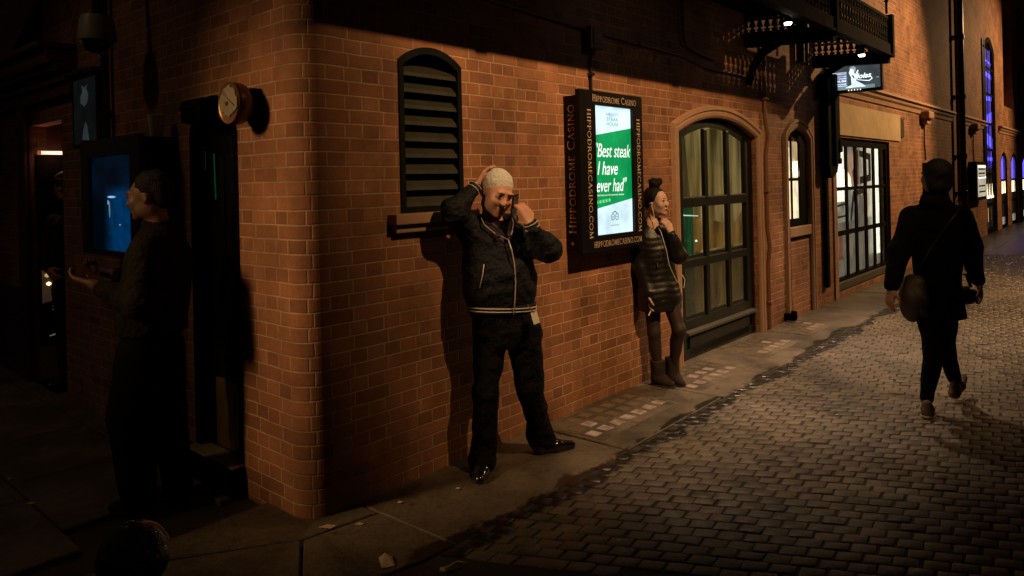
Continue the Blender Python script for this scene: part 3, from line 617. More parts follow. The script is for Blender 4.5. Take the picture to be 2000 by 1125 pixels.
# side door in its recess
sd = empty('side_door', 'dark panelled side door with a tarnished brass kick plate in the rounded brick corner building', 'door', Lw(-.925, -.12, .0), AL)
mb = MB(FL); mb.prism(arch(-1.225, -.625, .0, 1.98, 2.19), .085, .13); mb.build('door_leaf', M_GREEN, sd)
mb = MB(FL); mb.sweep(arch(-1.22, -.63, .02, 1.98, 2.20), [(-.06, .0), (-.06, .1), (0, .1), (0, .0)]); mb.build('door_frame', M_IRON, sd)
mb = MB(FL)
for x0, x1, z0, z1 in ((-1.12, -.95, 1.2, 1.85), (-.90, -.72, 1.2, 1.85)): mb.box(x0, x1, .075, .09, z0, z1, .006)
mb.box(-1.12, -.72, .07, .09, .64, .70, .005)
mb.build('panel', M_GREEN, sd)
mb = MB(FL); mb.box(-1.10, -.70, .072, .088, .10, .54, .003); mb.build('kick_plate', M_BRASS, sd)
mb = MB(FL); mb.lathe([(.0, -.02), (.016, -.014), (.018, 0), (.012, .014), (0, .018)], (-.70, .06, 1.02), 14); mb.build('handle', M_BRASS, sd)
mb = MB(FL); mb.tube([(-1.02, .06, 1.60), (-1.02, .055, 1.87)], .004, 8); mb.build('pull_bar', mat('reflection_green', (.02, .5, .3), .2, emit=(.02, .9, .45), es=.02), sd)  # green reflection on the dark door, drawn as a faintly glowing bar
MB(FL).add([(-1.165, .068, 1.78), (-1.155, .068, 1.78), (-1.155, .068, 1.89), (-1.165, .068, 1.89)], [(0, 1, 2, 3)]).build('door_edge_lamp', emis('reflection_glow', (.25, .9, .35), .03), sd)  # shorter reflected streak, drawn as a glowing strip on the door
st = MB(FL); st.box(-1.30, -.62, -.10, .1, -.03, .135, .012); 
sto = st.build('door_step', M_IRON, sd)
MB(FL).box(-1.22, -.64, -.07, .06, .128, .142, .006).build('worn_tread', mat('worn_tread', (.30, .22, .09), .6, var=.6, scale=12, bump=.4), sd)

# far-left pub doorway: recess, jamb with a lit side screen
pub = empty('pub_doorway', 'dark pub doorway with a tube lamp, lit round glass, lettering and brass kick plate', 'doorway', Lw(-4.3, 0, 0), AL)
def Pj(a, z, o=.0): # jamb plane at s=-4.3 of the side wall, a = depth into the wall
    return Lw(-4.3+o, -a, z)
mb = MB(); 
q = [Pj(-.02, -.1), Pj(.62, -.1), Pj(.62, 2.3), Pj(-.02, 2.3)]; q2 = [Pj(-.02, -.1, -.05), Pj(.62, -.1, -.05), Pj(.62, 2.3, -.05), Pj(-.02, 2.3, -.05)]
mb.add([v[:] for v in q+q2], [(0, 1, 2, 3), (7, 6, 5, 4), (0, 4, 5, 1), (1, 5, 6, 2), (2, 6, 7, 3), (3, 7, 4, 0)]); mb.build('door_jamb', M_WOODRED, pub)
def jq(name, a0, a1, z0, z1, o, m, th=.012):
    mb = MB(); vs = [Pj(a, z, o_) for a in (a0, a1) for z in (z0, z1) for o_ in (o, o+th)]
    mb.add([v[:] for v in vs], [(0, 1, 3, 2), (4, 6, 7, 5), (0, 4, 5, 1), (2, 3, 7, 6), (0, 2, 6, 4), (1, 5, 7, 3)]); return mb.build(name, m, pub)
jq('kick_plate', .03, .55, .01, .30, .0, mat('dull_brass', (.40, .27, .10), .4, metal=.6, var=.3, bump=.2, bscale=10))
jq('door_board', .03, .55, .32, 2.0, .002, M_IRON)
mb = MB(); mb.tube([Pj(.05, 2.015, .06), Pj(.28, 2.015, .06)], .016, 10); mb.build('tube_lamp', emis('tube_lamp', (1, .66, .5), 1.3), pub)
pl = bpy.data.lights.new('tube_glow', 'POINT'); pl.energy = .9; pl.color = (1, .42, .26); pl.shadow_soft_size = .05; po = bpy.data.objects.new('tube_glow', pl); COL.objects.link(po); po.location = Pj(.16, 1.97, .12); po.parent = pub; po.matrix_parent_inverse = WM[pub].inverted()
mb = MB(); mb.tube([Pj(.03, 2.015, .06), Pj(.052, 2.015, .06)], .02, 10); mb.tube([Pj(.278, 2.015, .06), Pj(.31, 2.015, .06)], .02, 10); mb.build('tube_cap', emis('tube_cap', (.6, .2, .08), .4), pub)
# round glass and lettering on the board
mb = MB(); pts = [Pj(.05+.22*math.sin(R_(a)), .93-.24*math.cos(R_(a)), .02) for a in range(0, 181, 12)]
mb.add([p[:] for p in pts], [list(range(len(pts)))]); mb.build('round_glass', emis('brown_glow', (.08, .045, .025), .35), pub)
mb = MB(); pts = [Pj(.05+.225*math.sin(R_(a)), .93-.245*math.cos(R_(a)), .024) for a in range(0, 181, 12)]; mb.tube([p for p in pts], .006, 6); mb.build('glass_rim', M_BRASS, pub)
for (a, z, r, s_) in ((.10, .855, .018, 4.0), (.11, .99, .014, .8), (.09, .93, .02, .5)):
    mb = MB(); mb.lathe([(0, -r), (r, -r*.4), (r, r*.4), (0, r)], Pj(a, z, .03)[:], 10); mb.build('candle_lamp', emis('candle%d' % int(s_*10), (1, .6, .25), s_), pub)
mb = MB(); U = (-NL)*1.0
fonttext(mb, 'STEAK', Pj(.13, .615, .016), U, UP, .05, fit=.24); fonttext(mb, 'BARS', Pj(.19, .52, .016), U, UP, .05, fit=.2); mb.build('lettering', emis('dim_letters', (.35, .25, .22), .35), pub)
mb = MB(); mb.tube([Pj(.10, .39, .018), Pj(.2, .41, .018), Pj(.33, .455, .018), Pj(.42, .50, .018)], [.004, .012, .009, .003], 6); mb.build('swoosh', emis('dim_letters', (.35, .25, .22), .35), pub)
jq('threshold', -.02, .55, -.02, .012, .0, M_IRON, th=.6)
mb = MB(); vs = [Pj(.62, z, o) for z in (-.1, 2.3) for o in (0, .84)]
mb.add([v[:] for v in vs], [(0, 1, 3, 2)]); mb.build('inner_wall', M_WOODRED, pub)
# shop-front woodwork left of the doorway and cornice above
sf = empty('shopfront', 'dark red timber shopfront pilaster and stepped cornice beside the pub doorway', 'shopfront', Lw(-5, 0, 0), AL)
mb = MB(FL); mb.box(-4.52, -4.31, -.06, .05, -.05, 2.5, .01); mb.box(-9, -4.52, -.03, .05, -.05, .8, .01); mb.build('pilaster', M_WOODRED, sf)
mb = MB(FL)
for k, (z0, z1, y) in enumerate(((2.42, 2.52, -.06), (2.52, 2.57, -.10), (2.60, 2.66, -.16), (2.66, 2.74, -.22), (2.76, 2.8, -.28))): mb.box(-9, -3.1, y, .03, z0, z1, .008)
mb.build('cornice', mat('painted_cornice', (.10, .035, .022), .45, var=.3), sf)
mb = MB(FL); mb.add([(-9, -.25, 2.8), (-3.9, -.25, 2.8), (-3.9, .0, 3.35), (-9, .0, 3.35)], [(0, 1, 2, 3)]); mb.build('sloping_canopy', mat('canopy_boards', (.13, .06, .03), .6, var=.4, scale=3), sf)

# ------------------------------------------------------------------ iron balcony
bal = empty('iron_balcony', 'black cast iron balcony with a pierced parapet running high along the brick wall', 'balcony', Rw(4, .4, 3.1), AR)
def pierced(mb, P, length, z0, z1, cell=.095):
    """pierced cast panel: bottom and top rails, thin uprights, two rows of rings between"""
    def seg(a, za, b, zb, w, t=.018):
        p, q = P(a, za, 0), P(b, zb, 0); d = (q-p).normalized(); nn = (P(0, 0, 1)-P(0, 0, 0)).normalized(); s_ = d.cross(nn).normalized()
        vs = [p+s_*w/2*i+nn*t/2*j for i in (-1, 1) for j in (-1, 1)]+[q+s_*w/2*i+nn*t/2*j for i in (-1, 1) for j in (-1, 1)]
        mb.add([v[:] for v in vs], [(0, 1, 3, 2), (4, 6, 7, 5), (0, 4, 5, 1), (2, 3, 7, 6), (0, 2, 6, 4), (1, 5, 7, 3)])
    seg(0, z0, length, z0, .03); seg(0, z1, length, z1, .035, .03); zm = z0+(z1-z0)*.66; seg(0, zm, length, zm, .016)
    k = max(2, int(length/cell))
    for i in range(k):
        x = length*i/k; w = length/k
        seg(x, z0, x, z1, .020)
        # pointed opening and ring above it
        mid = x+w/2
        n_ = 8
        pts = [(mid+w*.30*math.sin(2*math.pi*q/n_), zm+(z1-zm)*.5+(z1-zm)*.36*math.cos(2*math.pi*q/n_)) for q in range(n_+1)]
        for a_, b_ in zip(pts, pts[1:]): seg(a_[0], a_[1], b_[0], b_[1], .014, .012)
        seg(x, zm, x+w*.28, z0+(zm-z0)*.45, .026, .012); seg(x+w, zm, x+w*.72, z0+(zm-z0)*.45, .026, .012)
        seg(x, z0, x+w*.3, z0+(zm-z0)*.3, .022, .012); seg(x+w, z0, x+w*.7, z0+(zm-z0)*.3, .022, .012)
OUT = .80; ZB = 3.10
panels = [(-.6, 1.3), (1.3, 3.4), (3.4, 5.62), (5.72, 7.78)]
for a, b_ in panels:
    mb = MB(); pierced(mb, lambda u, z, t, a=a: Rw(a+u, OUT+t, z), b_-a, 3.235, 3.55); mb.build('pierced_parapet', M_IRON, bal)
    if a < 4: MB(FR).box(a, min(b_, 4.3), -OUT+.02, -OUT+.035, 3.22, 3.9).build('backing_board', M_IRON, bal)  # unseen board added behind the piercing to block the lamp light
for s_, z0 in ((5.4, 3.13), (7.5, 3.13)):
    def PB(u, z, t, s_=s_): return Rw(s_+.30*u/.8+t, u, z)
    mb = MB(); pierced(mb, PB, OUT-.06, z0+.02, z0+.23, .062); mb.build('pierced_bracket', M_IRON, bal)
    mb = MB(); vs = [PB(u, z, t) for u in (0, OUT) for z in (ZB-.09, z0+.01) for t in (-.05, .05)]
    mb.add([v[:] for v in vs], [(0, 1, 3, 2), (4, 6, 7, 5), (0, 4, 5, 1), (2, 3, 7, 6), (0, 2, 6, 4), (1, 5, 7, 3)]); mb.build('cross_beam', M_IRON, bal)
    # curved knee against the wall
    mb = MB(); pts = [Rw(s_+.02, .02, 2.62), Rw(s_+.03, .06, 2.8), Rw(s_+.06, .16, 2.95), Rw(s_+.12, .34, 3.04)]; mb.tube(pts, [.03, .045, .05, .03], 8); mb.build('knee', M_IRON, bal)
mb = MB(FR); mb.box(-.6, 7.86, -OUT-.03, -OUT+.03, ZB, ZB+.13, .006); mb.box(-.6, 7.86, -OUT-.045, -OUT+.045, ZB-.012, ZB+.012); mb.build('edge_girder', M_IRON, bal)
mb = MB(FR); mb.box(-.6, 5.72, -OUT+.035, -.0, 3.36, 3.40); mb.build('deck', M_IRON, bal)
for x in (1.3, 3.4, 5.67, 7.83):
    mb = MB(FR); mb.box(x-.045, x+.045, -OUT-.05, -OUT+.04, ZB-.02, 3.60, .006); mb.build('post', M_IRON, bal)
mb = MB(FR); mb.tube([(7.72, -OUT, 3.6), (7.72, -OUT, 5.2)], .014, 8); mb.lathe([(0, -.03), (.03, 0), (0, .03)], (7.72, -OUT, 3.75), 8); mb.build('rod', M_IRON, bal)
for x, y, z in ((4.72, .69, 3.06), (6.80, .755, 3.0), (2.75, .69, 3.06)):  # third lamp is added above the frame to brighten the near ground
    o = empty('downlight', 'small lit white downlight %s' % {4: 'under the near cross beam of the balcony', 6: 'under the far cross beam, above the hanging sign', 2: 'under the balcony edge above the casino box sign'}[int(x)], 'lamp', Rw(x, y, z), 0, 'downlights under the balcony')
    mb = MB(); mb.lathe([(.03, .10), (.034, .02), (.04, 0)], Rw(x, y, z)[:], 16); mb.tube([Rw(x, y, z+.1), Rw(x, y, z+.24)], .012, 6); mb.build('lamp_body', M_CASE, o)
    mb = MB(); mb.lathe([(.033, .004), (.030, -.016), (.0, -.022)], Rw(x, y, z)[:], 16); mb.build('bulb', M_BULB, o)
    sl = spot('downlight_beam', Rw(x, y, z-.03), Rw(x-.45, y+(.34 if x > 3 else .5), 0), 270 if x > 3 else 115, (1, .70, .47), 72 if x > 3 else 50, 1.0, .03); sl.parent = o; sl.matrix_parent_inverse = WM[o].inverted()
# hanging sign under the balcony
S0 = 7.92
def Ph(n, z, o=0): return Rw(S0-o, n, z)
hs = empty('hanging_sign', 'small blue-lit hanging sign for a cocktail bar under the far end of the balcony', 'sign', Ph(.33, 3.0), AR)
def hq(name, n0, n1, z0, z1, o, m, th=.004, par=hs):
    mb = MB(); vs = [Ph(n, z, o_) for n in (n0, n1) for z in (z0, z1) for o_ in (o-th, o)]
    mb.add([v[:] for v in vs], [(0, 1, 3, 2), (4, 6, 7, 5), (0, 4, 5, 1), (2, 3, 7, 6), (0, 2, 6, 4), (1, 5, 7, 3)]); return mb.build(name, m, par)
hq('casing', -.0, .685, 2.705, 3.075, 0, M_CASE, .07)
MS = lambda c, s_: emis('hs_%.2f_%.2f_%.2f' % tuple(c), c, s_*1.5)
hq('backlit_face', .02, .665, 2.745, 3.05, .004, MS((.055, .07, .075), .6))
hq('backlit_band', .02, .60, 2.745, 2.79, .007, MS((.3, .45, .47), .35)); hq('text_panel', .045, .275, 2.795, 2.965, .007, MS((.12, .16, .28), .8))
mb = MB(); UN = NR
W1 = MS((.8, .95, 1), 1.3)
for t, z, h in (('UNDER THE HIPPODROME', 2.942, .014), ('A FABULOUS ROMANTIC BAR', 2.912, .012), ('LIVE CABARET DANCING', 2.882, .017), ('COCKTAIL BAR', 2.846, .024), ('PARTIES & PRIVATE HIRE', 2.812, .012)):
    fonttext(mb, t, Ph(.05, z, .011), UN, UP, h, fit=.215)
for z in (2.966, 2.793): mb.add([Ph(.045, z, .011)[:], Ph(.275, z, .011)[:], Ph(.275, z+.003, .011)[:], Ph(.045, z+.003, .011)[:]], [(0, 1, 2, 3)])
mb.build('lettering', W1, hs)
def poly(name, pts, o, m): MB().add([Ph(a, b_, o)[:] for a, b_ in pts], [list(range(len(pts)))]).build(name, m, hs)
poly('figure', [(.25, 2.765), (.33, 2.80), (.325, 2.90), (.30, 2.955), (.315, 3.0), (.345, 3.02), (.365, 3.0), (.355, 2.965), (.375, 2.93), (.405, 2.985), (.415, 2.98), (.40, 2.90), (.385, 2.85), (.46, 2.80), (.50, 2.765)], .011, MS((.62, .75, .85), 1.0))
poly('figure_hair', [(.30, 3.0), (.32, 3.03), (.36, 3.035), (.385, 3.01), (.38, 2.97), (.365, 2.95), (.358, 2.985), (.33, 3.005)], .0135, MS((.28, .33, .36), .8))
poly('figure_cape', [(.335, 2.92), (.35, 2.885), (.37, 2.875), (.365, 2.90), (.345, 2.93)], .0137, MS((.12, .14, .15), .5))
mb = MB(); fonttext(mb, 'lolas', Ph(.395, 2.872, .016), UN+UP*.05, UP, .06, shear=.3, bold=.015, fit=.17)
mb.tube([Ph(.40, 2.86, .014), Ph(.47, 2.845, .014), Ph(.54, 2.835, .014), Ph(.575, 2.86, .014), Ph(.56, 2.885, .014)], .004, 6)
mb.build('script', W1, hs)
mb = MB()
for k in range(5): a = .285+k*.035; mb.add([Ph(a, 2.726, .006)[:], Ph(a+.014, 2.726, .006)[:], Ph(a+.014, 2.742, .006)[:], Ph(a, 2.742, .006)[:]], [(0, 1, 2, 3)])
fonttext(mb, 'bar', Ph(.625, 2.865, .008), UN, UP, .012, fit=.03)
mb.build('small_marks', MS((.9, .75, .65), .9), hs)
for n_ in (.08, .55): mb = MB(); mb.tube([Ph(n_, 3.07, -.03), Ph(n_, 3.2, -.03)], .012, 6); mb.build('hanger', M_IRON, hs)

# ------------------------------------------------------------------ lit display box on the long wall
def lightbox(label, s0, s1, z0, z1, dep, F, root_loc, rz):
    return empty('display_sign', label, 'sign', root_loc, rz)
ds = lightbox('tall black box sign with a glowing green and white steak advert on the brick wall', 2.16, 3.0, 1.14, 2.31, .13, FR, Rw(2.58, 0, 1.15), AR)
mb = MB(FR); mb.box(2.17, 2.99, -.115, 0, 1.165, 2.265, .004); mb.build('casing', M_CASE, ds)
X0, X1, Z0, Z1 = 2.155, 3.005, 1.145, 2.305; SX0, SX1, SZ0, SZ1 = 2.355, 2.865, 1.262, 2.203
fo = [(X0, Z0), (X1, Z0), (X1, Z1), (X0, Z1)]; fi = [(SX0, SZ0), (SX1, SZ0), (SX1, SZ1), (SX0, SZ1)]
framed('front_frame', fo, fi, -.150, -.116, M_CASE, ds)
M_SW = emis('screen_white', (.55, .78, .92), 1.18); M_SG = emis('screen_green', (.0, .30, .085), .95)
yS = -.128
scn = MB(FR); scn.cur = 0
ga = (2.045, 2.075) # upper edge of the green band left, right
gb = (1.45, 1.515)
scn.add([(SX0, yS, SZ0), (SX1, yS, SZ0), (SX1, yS, gb[1]), (SX0, yS, gb[0])], [(0, 1, 2, 3)])
scn.add([(SX0, yS, 1.985), (SX1, yS, 2.055), (SX1, yS, SZ1), (SX0, yS, SZ1)], [(0, 1, 2, 3)])
scn.cur = 1; scn.add([(SX0, yS, gb[0]), (SX1, yS, gb[1]), (SX1, yS, 2.055), (SX0, yS, 1.985)], [(0, 1, 2, 3)])
scr = scn.build('screen', [M_SW, M_SG], ds)
mb = MB(FR); Xa = Vector((1, 0, 0))
M_TW = emis('screen_text', (.85, .95, .9), 1.3); yT = yS-.003
for t, z, x, fit in (('"Best steak', 1.83, 2.375, .475), ('I have', 1.70, 2.395, .27), ('ever had"', 1.575, 2.38, .41)):
    fonttext(mb, t, (x, yT, z), Xa, UP, .100, shear=.30, bold=.0, fit=fit)
fonttext(mb, 'Made from over 40 tripadvisor reviews', (2.365, yT, 1.545), Xa, UP, .012, fit=.38)
mb.build('screen_text', M_TW, scr)
mb = MB(FR)
for k in range(5): mb.add([(2.37+k*.04, yT, 1.488+k*.003), (2.395+k*.04, yT, 1.49+k*.003), (2.395+k*.04, yT, 1.512+k*.003), (2.37+k*.04, yT, 1.51+k*.003)], [(0, 1, 2, 3)])
mb.build('rating_marks', emis('mark_green', (.2, .75, .3), .9), scr)
mb = MB(FR)
for t, z in (('HELIOT', 2.135), ('STEAK', 2.100), ('HOUSE', 2.064)): fonttext(mb, t, (2.61, yT, z), Xa, UP, .025, fit=.16, align='CENTER')
mb.build('screen_heading', emis('screen_ink', (.10, .22, .26), .7), scr); mb = MB(FR)
for cx in (2.585, 2.64):
    for q in range(16):
        a, b_ = 2*math.pi*q/16, 2*math.pi*(q+1)/16
        mb.add([(cx+.026*math.cos(a), yT, 1.385+.026*math.sin(a)), (cx+.026*math.cos(b_), yT, 1.385+.026*math.sin(b_)), (cx+.020*math.cos(b_), yT, 1.385+.020*math.sin(b_)), (cx+.020*math.cos(a), yT, 1.385+.020*math.sin(a))], [(0, 1, 2, 3)])
    mb.add([(cx-.006, yT, 1.379), (cx+.006, yT, 1.379), (cx+.006, yT, 1.391), (cx-.006, yT, 1.391)], [(0, 1, 2, 3)])
mb.add([(2.56, yT, 1.408), (2.6125, yT, 1.43), (2.665, yT, 1.408), (2.6125, yT, 1.42)], [(0, 1, 2, 3)])
mb.build('screen_emblem', emis('screen_ink', (.10, .22, .26), .7), scr); mb = MB(FR)
fonttext(mb, 'tripadvisor', (2.612, yT, 1.318), Xa, UP, .014, fit=.13, align='CENTER')
mb.build('screen_small_print', emis('screen_ink', (.10, .22, .26), .7), scr)
mb = MB(FR); yF = -.153
serif(mb, 'HIPPODROME CASINO', (2.315, yF, 2.228), Xa, UP, .050, fit=.60)
serif(mb, 'HIPPODROMECASINO.COM', (2.30, yF, 1.178), Xa, UP, .042, small=False, fit=.66)
serif(mb, 'HIPPODROMECASINO.COM', (2.245, yF, 2.17), -UP, Xa, .045, small=False, fit=.93)
serif(mb, 'HIPPODROMECASINO.COM', (2.915, yF, 2.13), -UP, Xa, .045, small=False, fit=.88)
mb.build('front_lettering', M_LETTER, ds)
mb = MB(FR); serif(mb, 'HIPPODROME CASINO', (2.167, -.093, 1.285), UP, Vector((0, 1, 0)), .062, fit=.92)
for q in range(10):
    a, b_ = 2*math.pi*q/10, 2*math.pi*(q+1)/10
    mb.add([(2.167, -.06, 1.215), (2.167, -.06+.012*math.cos(a), 1.215+.012*math.sin(a)), (2.167, -.06+.012*math.cos(b_), 1.215+.012*math.sin(b_))], [(0, 1, 2)])
mb.build('side_lettering', M_LETTER, ds)
# ------------------------------------------------------------------ the display box on the side wall, with a cup on top
ks = empty('display_sign', 'dark display box on the side wall, blue screen, a paper cup on top', 'sign', Lw(-1.85, 0, 1.27), AL)
MB(FL).box(-2.29, -1.375, -.21, 0, 1.27, 1.985, .004).build('casing', M_CASE, ks)
k0, k1, kz0, kz1 = -2.33, -1.36, 1.25, 2.0; kx0, kx1, ka, kb = -2.2, -1.50, 1.285, 1.885
n_ = MB(FL); fo = [(k0, kz0), (k1, kz0), (k1, kz1), (k0, kz1)]; fi = [(kx0, ka), (kx1, ka), (kx1, kb), (kx0, kb)]
vs = [(x, y, z) for x, z in fo for y in (-.24, -.205)]+[(x, y, z) for x, z in fi for y in (-.24, -.205)]; fs = []
for i in range(4):
    j = (i+1) % 4; fs += [(2*i, 2*j, 8+2*j, 8+2*i), (2*i+1, 8+2*i+1, 8+2*j+1, 2*j+1), (8+2*i, 8+2*j, 8+2*j+1, 8+2*i+1), (2*i, 2*i+1, 2*j+1, 2*j)]
n_.add(vs, fs); n_.build('front_frame', mat('frame_blue_black', (.03, .035, .05), .35), ks)
def lcard(name, x0, x1, z0, z1, y, m, par=ks): return MB(FL).add([(x0, y, z0), (x1, y, z0), (x1, y, z1), (x0, y, z1)], [(0, 1, 2, 3)]).build(name, m, par)
B1 = emis('kiosk_blue', (.0, .085, .36), .42); B2 = emis('kiosk_deep', (.0, .016, .05), .3); B3 = emis('kiosk_glint', (.35, .6, 1), .7); B4 = emis('kiosk_teal', (.05, .25, .3), .16)
def kiosk_mat():
    m = bpy.data.materials.new('kiosk_image'); m.use_nodes = True; nt = m.node_tree; b = nt.nodes['Principled BSDF']; L = nt.links
    b.inputs['Base Color'].default_value = (.004, .006, .01, 1); b.inputs['Roughness'].default_value = .15
    uv = N(nt, 'ShaderNodeUVMap'); uv.uv_map = 'UVMap'; sp = N(nt, 'ShaderNodeSeparateXYZ'); L.new(uv.outputs[0], sp.inputs[0])
    nz = N(nt, 'ShaderNodeTexNoise', Scale=5.0, Detail=5.0, Roughness=.6); L.new(uv.outputs[0], nz.inputs['Vector'])
    wv = N(nt, 'ShaderNodeTexNoise', Scale=2.2, Detail=2.0); L.new(uv.outputs[0], wv.inputs['Vector'])
    def mr(src, a, b_, c=0, d=1):
        q = N(nt, 'ShaderNodeMapRange', interpolation_type='SMOOTHSTEP'); q.inputs['From Min'].default_value = a; q.inputs['From Max'].default_value = b_; q.inputs['To Min'].default_value = c; q.inputs['To Max'].default_value = d; L.new(src, q.inputs['Value']); return q.outputs[0]
    def mul(a, b_): q = N(nt, 'ShaderNodeMath', operation='MULTIPLY'); L.new(a, q.inputs[0]); L.new(b_, q.inputs[1]); return q.outputs[0]
    low = mr(sp.outputs['Y'], .72, .56); right = mr(sp.outputs['X'], .25, .55); base = mul(mul(low, right), mr(nz.outputs['Fac'], .25, .62, .45, 1))
    top = mul(mr(sp.outputs['Y'], .5, .75, .0, .16), mr(wv.outputs['Fac'], .3, .7)); ad = N(nt, 'ShaderNodeMath', operation='ADD'); L.new(base, ad.inputs[0]); L.new(top, ad.inputs[1])
    cr = N(nt, 'ShaderNodeValToRGB'); e = cr.color_ramp.elements; e[0].color = (0, .003, .008, 1); e[1].color = (.0, .055, .19, 1); x = e.new(.35); x.color = (.0, .018, .055, 1); L.new(ad.outputs[0], cr.inputs[0])
    L.new(cr.outputs[0], b.inputs['Emission Color']); b.inputs['Emission Strength'].default_value = .55
    return m
ksc = MB(FL); ksc.add([(kx0, -.215, ka), (kx1, -.215, ka), (kx1, -.215, kb), (kx0, -.215, kb)], [(0, 1, 2, 3)]); ksc = ksc.build('screen', kiosk_mat(), ks, uv=[(0, 0), (1, 0), (1, 1), (0, 1)])
gl = MB(FL)
for (x, z, w, h) in ((-1.86, 1.625, .07, .007), (-1.92, 1.59, .006, .016), (-1.73, 1.45, .008, .005)): gl.add([(x+w*math.cos(q*math.pi/5), -.217, z+h*math.sin(q*math.pi/5)) for q in range(10)], [list(range(10))])
gl.build('screen_glint', B3, ksc)
gl = MB(FL); gl.add([(-1.90+.012*math.cos(q*math.pi/5), -.216, 1.545+.055*math.sin(q*math.pi/5)) for q in range(10)], [list(range(10))]); gl.build('screen_figure', emis('kiosk_pale', (.3, .6, .7), .3), ksc)
mb = MB(FL); serif(mb, 'HIPPODROME CASINO', (-2.2, -.2425, 1.915), Vector((1, 0, 0)), UP, .05, fit=.7); mb.build('lettering', mat('dim_blue_letters', (.12, .13, .2), .5), ks)
cup = empty('paper_cup', 'white paper drinking cup left on top of the dark display box', 'cup', Lw(-1.44, .10, 2.0), AL)
cl = Lw(-1.44, .10, 1.987)
MB().lathe([(.033, 0), (.036, .003), (.050, .128), (.053, .132), (.050, .134), (.047, .128), (.034, .01), (0, .01)], cl[:], 24).build('cup_body', mat('paper_white', (.85, .80, .62), .7, var=.1), cup, smooth=False, autos=40)
mb = MB(FL); mb.box(-1.448, -1.426, -.139, -.136, 2.02, 2.045); mb.build('print_mark', mat('brown_print', (.1, .07, .03), .7), cup)
# poster case, pipe and camera dome on the side wall
pc = empty('poster_case', 'tall narrow glazed poster case with a pale figure on the dark side wall', 'poster', Lw(-2.82, 0, 2.0), AL)
MB(FL).box(-3.09, -2.53, -.05, 0, 1.99, 2.56, .01).build('case', M_CASE, pc)
lcard('poster', -3.04, -2.58, 2.02, 2.50, -.053, emis('poster_dark', (.009, .011, .012), .3), pc)
pg = emis('poster_figure', (.05, .065, .075), .42)
MB(FL).add([(x, -.056, z) for x, z in ((-2.88, 2.32), (-2.80, 2.29), (-2.74, 2.32), (-2.72, 2.38), (-2.76, 2.42), (-2.74, 2.45), (-2.80, 2.43), (-2.86, 2.46), (-2.84, 2.40), (-2.88, 2.37))], [list(range(10))]).build('figure', pg, pc)
MB(FL).add([(x, -.056, z) for x, z in ((-2.86, 2.05), (-2.72, 2.04), (-2.75, 2.14), (-2.79, 2.18), (-2.84, 2.12))], [list(range(5))]).build('figure_foot', pg, pc)
mb = MB(FL); mb.tube([(-3.07, -.07, 2.545), (-2.82, -.075, 2.565), (-2.56, -.07, 2.545)], .018, 8); mb.build('case_rim', M_STEEL, pc)
mb = MB(FL); mb.tube([(-2.40, -.05, 2.02), (-2.40, -.05, 6)], .028, 10)
for z in (2.2, 3.1): mb.lathe([(.036, -.03), (.036, .03)], (-2.40, -.05, z), 10)
dp0 = mb.build('downpipe', M_PIPE, loc=Lw(-2.40, .05, 2.0), rz=AL, autos=40); tag(dp0, 'thin dark downpipe on the side wall, rising beside the poster case', 'pipe')
cc = empty('security_camera', 'grey dome security camera hanging on a bracket high on the side wall', 'camera', Lw(-1.78, .3, 2.58), AL)
c0 = Lw(-1.80, .30, 2.6)
MB().lathe([(0, .16), (.085, .155), (.098, .13), (.112, .0), (.105, -.004), (.0, -.004)], c0[:], 28).build('housing', mat('grey_plastic', (.22, .22, .17), .5), cc, autos=40)
MB().lathe([(.082, .0), (.080, -.03), (.062, -.06), (.03, -.078), (0, -.082)], c0[:], 28).build('dome', mat('smoked_dome', (.006, .007, .007), .06, coat=1), cc, smooth=True)
mb = MB(); mb.tube([c0+UP*.15, c0+UP*.26, Lw(-1.8, .2, 2.95), Lw(-1.8, .0, 2.98)], .03, 10); mb.build('bracket', M_PIPE, cc)
# fire-alarm drum near the corner
ab = empty('alarm_bell', 'round dark red alarm bell with a torn paper cover beside the side door', 'alarm bell', Lw(-.43, 0, 2.10), AL)
axE = Matrix((E, UP, NL)).transposed()
BC = -.43
mb = MB(); mb.lathe([(.0, -.02), (.08, -.02), (.102, .0), (.109, .02), (.109, .06), (.102, .07), (.0, .07)], Lw(BC, .075, 2.10)[:], 32, axE); mb.build('drum', mat('drum_red', (.10, .022, .016), .35, var=.3), ab, autos=35)
mb = MB(); mb.lathe([(.102, .066), (.110, .069), (.106, .077), (.096, .071)], Lw(BC, .075, 2.10)[:], 32, axE); mb.build('rim', mat('rim_metal', (.3, .16, .08), .3, metal=.6), ab, autos=35)
mb = MB(); pts = []; ac = Lw(BC, .152, 2.10)
for q in range(26):
    a = 2*math.pi*q/26; r = .097*(.93+.07*math.sin(q*2.3))
    if math.sin(a) < -.6: r *= .74
    pts.append((ac+E*r*math.cos(a)+UP*r*math.sin(a))[:])
mb.add(pts+[(ac+NL*.008)[:]], [(i, (i+1) % 26, 26) for i in range(26)]); mb.build('paper_cover', mat('torn_paper', (.21, .19, .125), .8, var=.25, scale=16, bump=.5, bscale=25), ab)
mb = MB(); mb.lathe([(.0, -.004), (.012, 0), (.0, .008)], (ac+NL*.012)[:], 12, axE); mb.tube([ac+NL*.009+UP*.085-E*.06, ac+NL*.013+UP*.03, ac+NL*.009-UP*.02+E*.08], .0015, 5); mb.build('fold_crease', mat('brown_print', (.1, .07, .03), .7), ab)
mb = MB(FL); mb.box(-.52, -.36, -.06, .0, 2.02, 2.18, .006); mb.build("back_box", M_IRON, ab)
mb = MB(FL); mb.lathe([(.12, 0), (.10, .03), (.04, .05), (0, .055)], (-1.0, -.03, 2.12), 24); mb.box(-1.12, -.86, -.10, .0, 2.04, 2.18, .03); lamp = mb.build('door_light_hood', M_IRON, sd)

